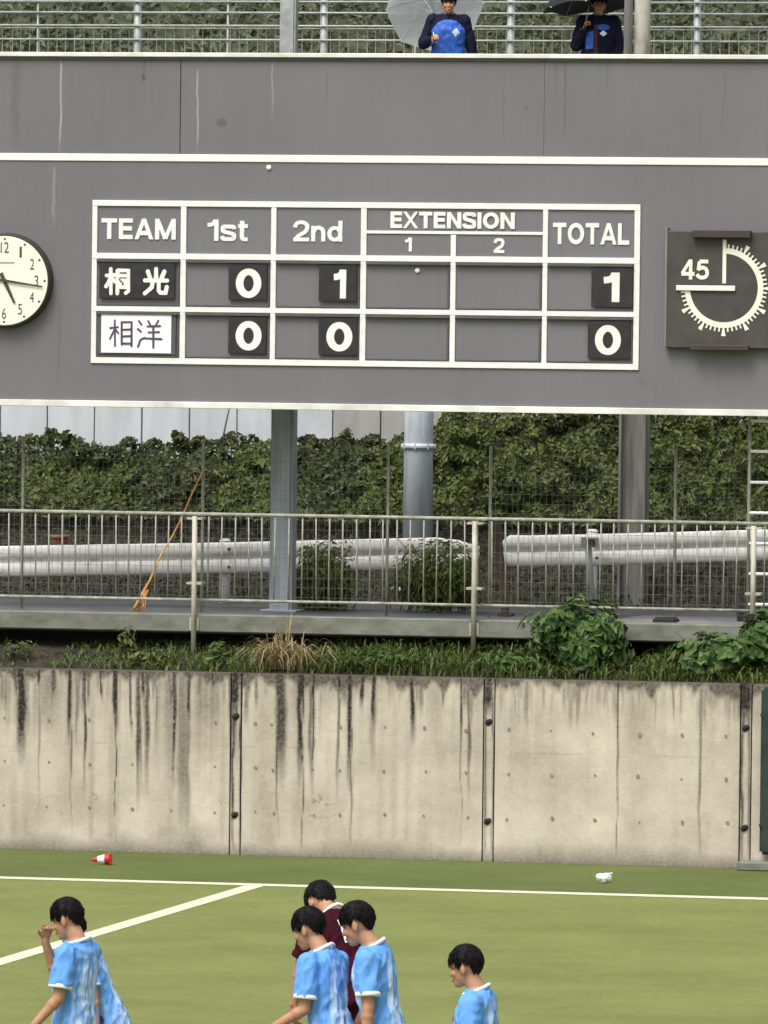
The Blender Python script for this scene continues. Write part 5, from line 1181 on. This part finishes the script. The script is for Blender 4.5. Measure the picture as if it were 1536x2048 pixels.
    for a, b, rr, d in cuffs:
        cm = M['cuff'] if kit == 'jersey' else mtop
        MB().tube([a, a.lerp(b, .5), b, b - d * 0.004], [rr, rr + 0.003, rr + 0.001, rr - 0.012], 24).build('cuff', cm, shirt, True, local=True)
    # collar ring
    n_ = 28; cq = []
    for k in range(n_ + 1):
        an = 2 * math.pi * k / n_
        cq.append(T((math.cos(an) * 0.082 + 0.004, math.sin(an) * 0.088, 1.487 - 0.030 * math.cos(an) - 0.012 * abs(math.sin(an)))))
    MB().tube(cq, 0.0125, 8, False).build('collar', M['cuff'] if kit in ('jersey', 'maroon') else mtop, shirt, True, local=True)
    # --- shorts, socks, boots
    q = MB()
    if not long_:
        q.loft([(V((0, 0, z)), V((0, a, 0)), V((b, 0, 0))) for z, a, b in ((0.78, .17, .12), (0.90, .175, .125), (0.98, .16, .115))])
        for s in (1, -1): q.tube([(0, s * 0.088, 0.86), (0.012, s * 0.098, 0.58)], [0.105, 0.115], 20)
        me = remesh(q, 0.012, 3); me.materials.clear(); me.materials.append(M['shorts'] if kit == 'jersey' else M['maroon']); link('shorts', me, root, local=True)
    else:
        for s in (1, -1): q.cap((0.0, s * 0.085, 0.90), (0.03, s * 0.10, 0.49), 0.10, 0.075); q.cap((0.03, s * 0.10, 0.49), (-0.02, s * 0.105, 0.10), 0.075, 0.06)
        q.sphere((0, 0, 0.90), (.13, .18, .12)); me = remesh(q, 0.012, 3); me.materials.clear(); me.materials.append(M['navy']); link('trousers', me, root, local=True)
    for s in (1, -1):
        if not long_: MB().cap((0.022, s * 0.101, 0.42), (-0.02, s * 0.105, 0.10), 0.060, 0.042).build('sock', M['sock'], root, True, local=True)
        q = MB(); q.cap((-0.035, s * 0.105, 0.045), (0.14, s * 0.118, 0.038), 0.045, 0.038); vv = [(a, b, max(c, 0.0)) for a, b, c in q.v]; obj('shoe', vv, q.f, M['boot'], root, True, True)
    return dict(root=root, shirt=shirt, T=T, LM=LM, base=base, sc=sc, H=H, hc=hc, HM=HM, arms=sleeves)
def conform(pp, verts2, faces, org, u, v, nrm, mt_, name, lift=0.004):
    """lay a small flat emblem on the cloth: 2D points (a,b) spread along u,v round org, dropped along -nrm"""
    dg = bpy.context.evaluated_depsgraph_get(); me = pp['shirt'].data
    bv = BVHTree.FromPolygons([w_.co for w_ in me.vertices], [p.vertices[:] for p in me.polygons])
    out = []
    for a, b in verts2:
        p = org + u * a + v * b + nrm * 0.25; h_ = bv.ray_cast(p, -nrm, 0.6)
        out.append((h_[0] if h_[0] else p - nrm * 0.2) + nrm * lift)
    return obj(name, out, faces, mt_, pp['shirt'], True, True)
def grid2(fn, n=14):
    vs = []; fs = []
    for r_ in range(6):
        for k in range(n): a = 2 * math.pi * k / n; s = fn(a) * (r_ + 1) / 6; vs.append((math.cos(a) * s, math.sin(a) * s))
    vs.append((0, 0)); c = len(vs) - 1
    for k in range(n): fs.append((c, k, (k + 1) % n))
    for r_ in range(5):
        for k in range(n): k2 = (k + 1) % n; fs.append((r_ * n + k, (r_ + 1) * n + k, (r_ + 1) * n + k2, r_ * n + k2))
    return vs, fs
V = Vector
FL = 192.2
# left player of the pair, hand to his mouth
pA = person('player in sky blue jersey at left raising a hand to his mouth', dict(lean=-3, head=(4, 17, 0), larm=((0.06, 0.20, -1.0), (0.66, 0.25, -0.80)), rarm=((0.95, 0.10, -0.60), (0.10, 0.40, 0.85), (-0.4, 0.6, 0), (-0.35, 0.3, 1), 0.7), face=FL - 25, seed=1, hair=1.0, fringe=0.18, anchor='head'), (134, 1829), depth=50.3, group='football players')
pA2 = person('player in streaked sky blue jersey hidden behind the leftmost head', dict(lean=20, head=(0, 0, 0), larm=((-0.20, 0.14, -1.0), (-0.10, 0.05, -1.0)), rarm=((0.05, -0.2, -1), (0.3, 0, -1)), face=FL + 2, seed=9, anchor='head', hair=0.5, heads=0.92), (147, 1850), depth=52.0, group='football players')
pR = person('player in maroon jersey bowing his head with his back turned', dict(lean=33, side=0, head=(-6, 52, 6), larm=((0.34, 0.16, -0.95), (0.20, 0.02, -1.0), (0, -1, 0.2), (0.15, -0.05, -1), 0.6), rarm=((0.35, -0.20, -1), (0.5, 0.1, -0.8)), face=102 + 38, kit='maroon', seed=4, hair=1.0, heads=1.06, anchor='head'), (640, 1797), depth=52.8, group='football players')
pB = person('player in sky blue jersey reaching an arm down in front of the maroon player', dict(lean=8, head=(2, 18, 0), larm=((0.02, 0.14, -1.0), (0.86, 0.30, -0.55)), rarm=((0.2, -0.25, -1), (0.5, 0.1, -0.8)), face=FL - 30, seed=2, hair=0.95, anchor='head'), (617, 1848), depth=49.6, group='football players')
pC = person('player in sky blue jersey leaning in close to the maroon player', dict(lean=8, head=(-4, 20, 0), larm=((-0.08, 0.16, -1.0), (0.06, 0.06, -1.0)), rarm=((0.25, -0.2, -1), (0.5, 0, -0.9)), face=FL - 14, seed=3, hair=0.95, fringe=0.16, anchor='head'), (714, 1838), depth=49.4, group='football players')
pD = person('player in sky blue jersey standing alone at the right of the group', dict(lean=2, head=(-2, 10, 0), larm=((-0.02, 0.2, -1.0), (0.25, 0.02, -1.0)), rarm=((0.05, -0.2, -1), (0.3, 0, -1)), face=FL - 16, seed=5, hair=0.95, fringe=0.10, anchor='head'), (932, 1924), depth=47.3, group='football players')
# number on the maroon back
dg = bpy.context.evaluated_depsgraph_get()
def number(pp, s, org, u, v, nrm, hgt, wid, mt_):
    cu = bpy.data.curves.new('n', 'FONT'); cu.body = s; cu.offset = 0.03; cu.resolution_u = 4; ob = bpy.data.objects.new('n', cu); col.objects.link(ob)
    me = bpy.data.meshes.new_from_object(ob.evaluated_get(bpy.context.evaluated_depsgraph_get())); bpy.data.objects.remove(ob); bpy.data.curves.remove(cu)
    bm = bmesh.new(); bm.from_mesh(me); bmesh.ops.triangulate(bm, faces=bm.faces)
    for _ in range(2): bmesh.ops.subdivide_edges(bm, edges=[e for e in bm.edges if e.calc_length() > 0.08], cuts=1); bmesh.ops.triangulate(bm, faces=bm.faces)
    c = np.array([w_.co[:2] for w_ in bm.verts]); lo = c.min(0); hi = c.max(0); c = (c - lo) / (hi - lo) - 0.5
    bm.verts.index_update(); fs = [tuple(w_.index for w_ in f.verts) for f in bm.faces]; bm.free()
    return conform(pp, [(a * wid, b * hgt) for a, b in c], fs, org, u, v, nrm, mt_, 'number', 0.007)
LMm = pR['LM']
number(pR, '10', pR['T']((-0.02, -0.005, 1.30)), LMm @ V((0, -1, 0)), LMm @ V((0, 0, 1)), LMm @ V((-1, 0, 0)), 0.17, 0.17, M['cuff'])
vs, fs = grid2(lambda a: 0.028 * (1 + 0.25 * math.cos(3 * a)))
for pp in (pA, pB, pC, pD):
    conform(pp, vs, fs, pp['T']((0.05, 0.085, 1.31)), pp['LM'] @ V((0, 1, 0)), pp['LM'] @ V((0, 0, 1)), pp['LM'] @ V((1, 0, 0)), mat('emblem_violet', (0.22, 0.12, 0.35), 0.7), 'emblem')

# ---- watchers on the terrace
FC = 270 + 12.2
pE = person('watcher in navy and royal blue jacket under a clear umbrella', dict(lean=2, head=(0, 6, 0), larm=((0.02, 0.34, -1.0), (0.10, 0.20, -1.0)), rarm=((0.02, -0.42, -1.0), (0.75, 0.30, 0.10), (0, 1, 0.2), (0.7, 0.3, 0.3), 1.3), face=FC, kit='navy_blue', seed=6, anchor='neck'), (897, 31), Yplane=12.5, zfeet=ZU, group='umbrella watchers')
pF = person('watcher in dark navy jacket under a black umbrella', dict(lean=2, head=(6, 6, 0), larm=((0.02, 0.26, -1.0), (0.35, -0.35, -0.85)), rarm=((0.10, -0.30, -1.0), (0.55, 0.32, 0.75), (0, 1, 0.2), (0.2, 0.3, 1), 1.3), face=FC, kit='navy', seed=8, anchor='neck'), (1197, 33), Yplane=12.5, zfeet=ZU, group='umbrella watchers')
def front_panel(pp, test, mt_, name):
    """lift the chest cloth of another colour off the jacket as a part of its own"""
    me = pp['shirt'].data; fs = []; used = {}; vs = []
    for p in me.polygons:
        c = p.center
        if p.normal.x > 0.0 and test(c):
            f = []
            for i in p.vertices:
                if i not in used: used[i] = len(vs); vs.append(me.vertices[i].co + me.vertices[i].normal * 0.004)
                f.append(used[i])
            fs.append(tuple(f))
    return obj(name, vs, fs, mt_, pp['shirt'], True, True)
front_panel(pE, lambda c: abs(c.y) < 0.20 and c.z < 1.42 - 1.5 * c.y * c.y * (1 + 6 * abs(c.y)) and c.z > 0.9, M['royal'], 'chest_panel')
vs, fs = grid2(lambda a: 0.042 * (1 + 0.22 * math.cos(4 * a + 0.6)))
conform(pE, vs, fs, pE['T']((0.1, 0.09, 1.27)), V((0, 1, 0)), V((0, 0, 1)), V((1, 0, 0)), mat('emblem_pale', (0.62, 0.78, 0.88), 0.7), 'emblem', 0.009)
front_panel(pF, lambda c: 0.06 < -c.y < 0.15 and 1.08 < c.z < 1.30 - 0.3 * (-c.y - 0.06), M['royal'], 'chest_panel')
front_panel(pF, lambda c: -0.05 < c.y < -0.015 and 1.0 < c.z < 1.38, mat('maroon_trim', (0.07, 0.012, 0.02), 0.7), 'zip_trim')
vs, fs = grid2(lambda a: 0.046 / (abs(math.cos(a)) + 1.25 * abs(math.sin(a))), 24)
conform(pF, vs, fs, pF['T']((0.1, 0.055, 1.27)), V((0, 1, 0)), V((0, 0, 1)), V((1, 0, 0)), M['cuff'], 'emblem', 0.007)
vs, fs = grid2(lambda a: 0.075)
conform(pF, [(a * 1.1, b * 0.5) for a, b in vs], fs, pF['T']((0.1, 0.055, 1.345)), V((0, 1, 0)), V((0, 0, 1)), V((1, 0, 0)), M['royal'], 'emblem_backing', 0.004)

def umbrella(label, hub, axis, radius, depth_, cloth, shaft_to, thick_shaft=0.007):
    t = thing('umbrella', label, 'umbrella', shaft_to, 0)
    axis = Vector(axis).normalized(); u = axis.orthogonal().normalized(); v = axis.cross(u)
    hub = Vector(hub); n = 8; sub = 6; rad = 9; vs = []; fs = []
    def pt(a, f):
        k = a / (2 * math.pi) * n; fr = k - math.floor(k); sag = math.sin(math.pi * fr)
        rr = radius * math.sin(f * 1.25) / math.sin(1.25) * (1 - 0.055 * sag * f * f); h = depth_ * (1 - math.cos(f * 1.25)) / (1 - math.cos(1.25)) - 0.045 * radius * sag * f
        return hub - axis * h + (u * math.cos(a) + v * math.sin(a)) * rr
    N_ = n * sub
    for j in range(1, rad + 1):
        for k in range(N_): vs.append(pt(2 * math.pi * k / N_, j / rad))
    vs.append(hub); c = len(vs) - 1
    for k in range(N_): fs.append((c, k, (k + 1) % N_))
    for j in range(rad - 1):
        for k in range(N_): k2 = (k + 1) % N_; fs.append((j * N_ + k, (j + 1) * N_ + k, (j + 1) * N_ + k2, j * N_ + k2))
    obj('canopy', vs, fs, cloth, t, True)
    sh = Vector(shaft_to)
    for k in range(n):
        a = 2 * math.pi * k / n; MB().tube([pt(a, f) - axis * 0.006 for f in (0.03, .25, .5, .75, 1.0)], 0.0035, 6).build('rib', M['silver'], t, True)
        m_ = pt(a, 0.5) - axis * 0.008; MB().tube([hub.lerp(sh, 0.32), m_], 0.003, 5).build('stretcher', M['silver'], t)
        MB().sphere(pt(a, 1.0), 0.008, 8, 6).build('rib_tip', M['white_plastic'], t)
    MB().tube([hub + axis * 0.05, sh], thick_shaft, 8).build('shaft', M['silver'], t, True)
    d = (sh - hub).normalized(); w_ = d.orthogonal().normalized()
    MB().tube([sh - d * 0.03, sh + d * 0.05, sh + d * 0.085 + w_ * 0.012, sh + d * 0.095 + w_ * 0.04, sh + d * 0.075 + w_ * 0.062], 0.012, 10).build('handle', M['black_plastic'], t, True)
    return t
def whand(pp, i):
    s, sh, el, d1, d2, wr = pp['arms'][i]; p = wr + d2 * 0.07
    return pp['root'].location + Matrix.Rotation(pp['root'].rotation_euler.z, 3, 'Z') @ (p * pp['sc'])
hE = whand(pE, 1); hubE = P(868, 8, 13.05); axE = (RIGHT0 * -0.12 + fwd0 * 0.95 + V((0, 0, 0.42)))
umbrella('clear white umbrella tilted back behind the watcher in royal blue', hubE + axE.normalized() * 0.16, axE, 0.60, 0.26, M['clear_film'], hE)
hF = whand(pF, 1); hubF = P(1188, -34, 12.55)
umbrella('black umbrella held low over the watcher in dark navy', hubF, (RIGHT0 * -0.10 + fwd0 * 0.10 + V((0, 0, 1))), 0.66, 0.30, M['black_cloth'], hF)
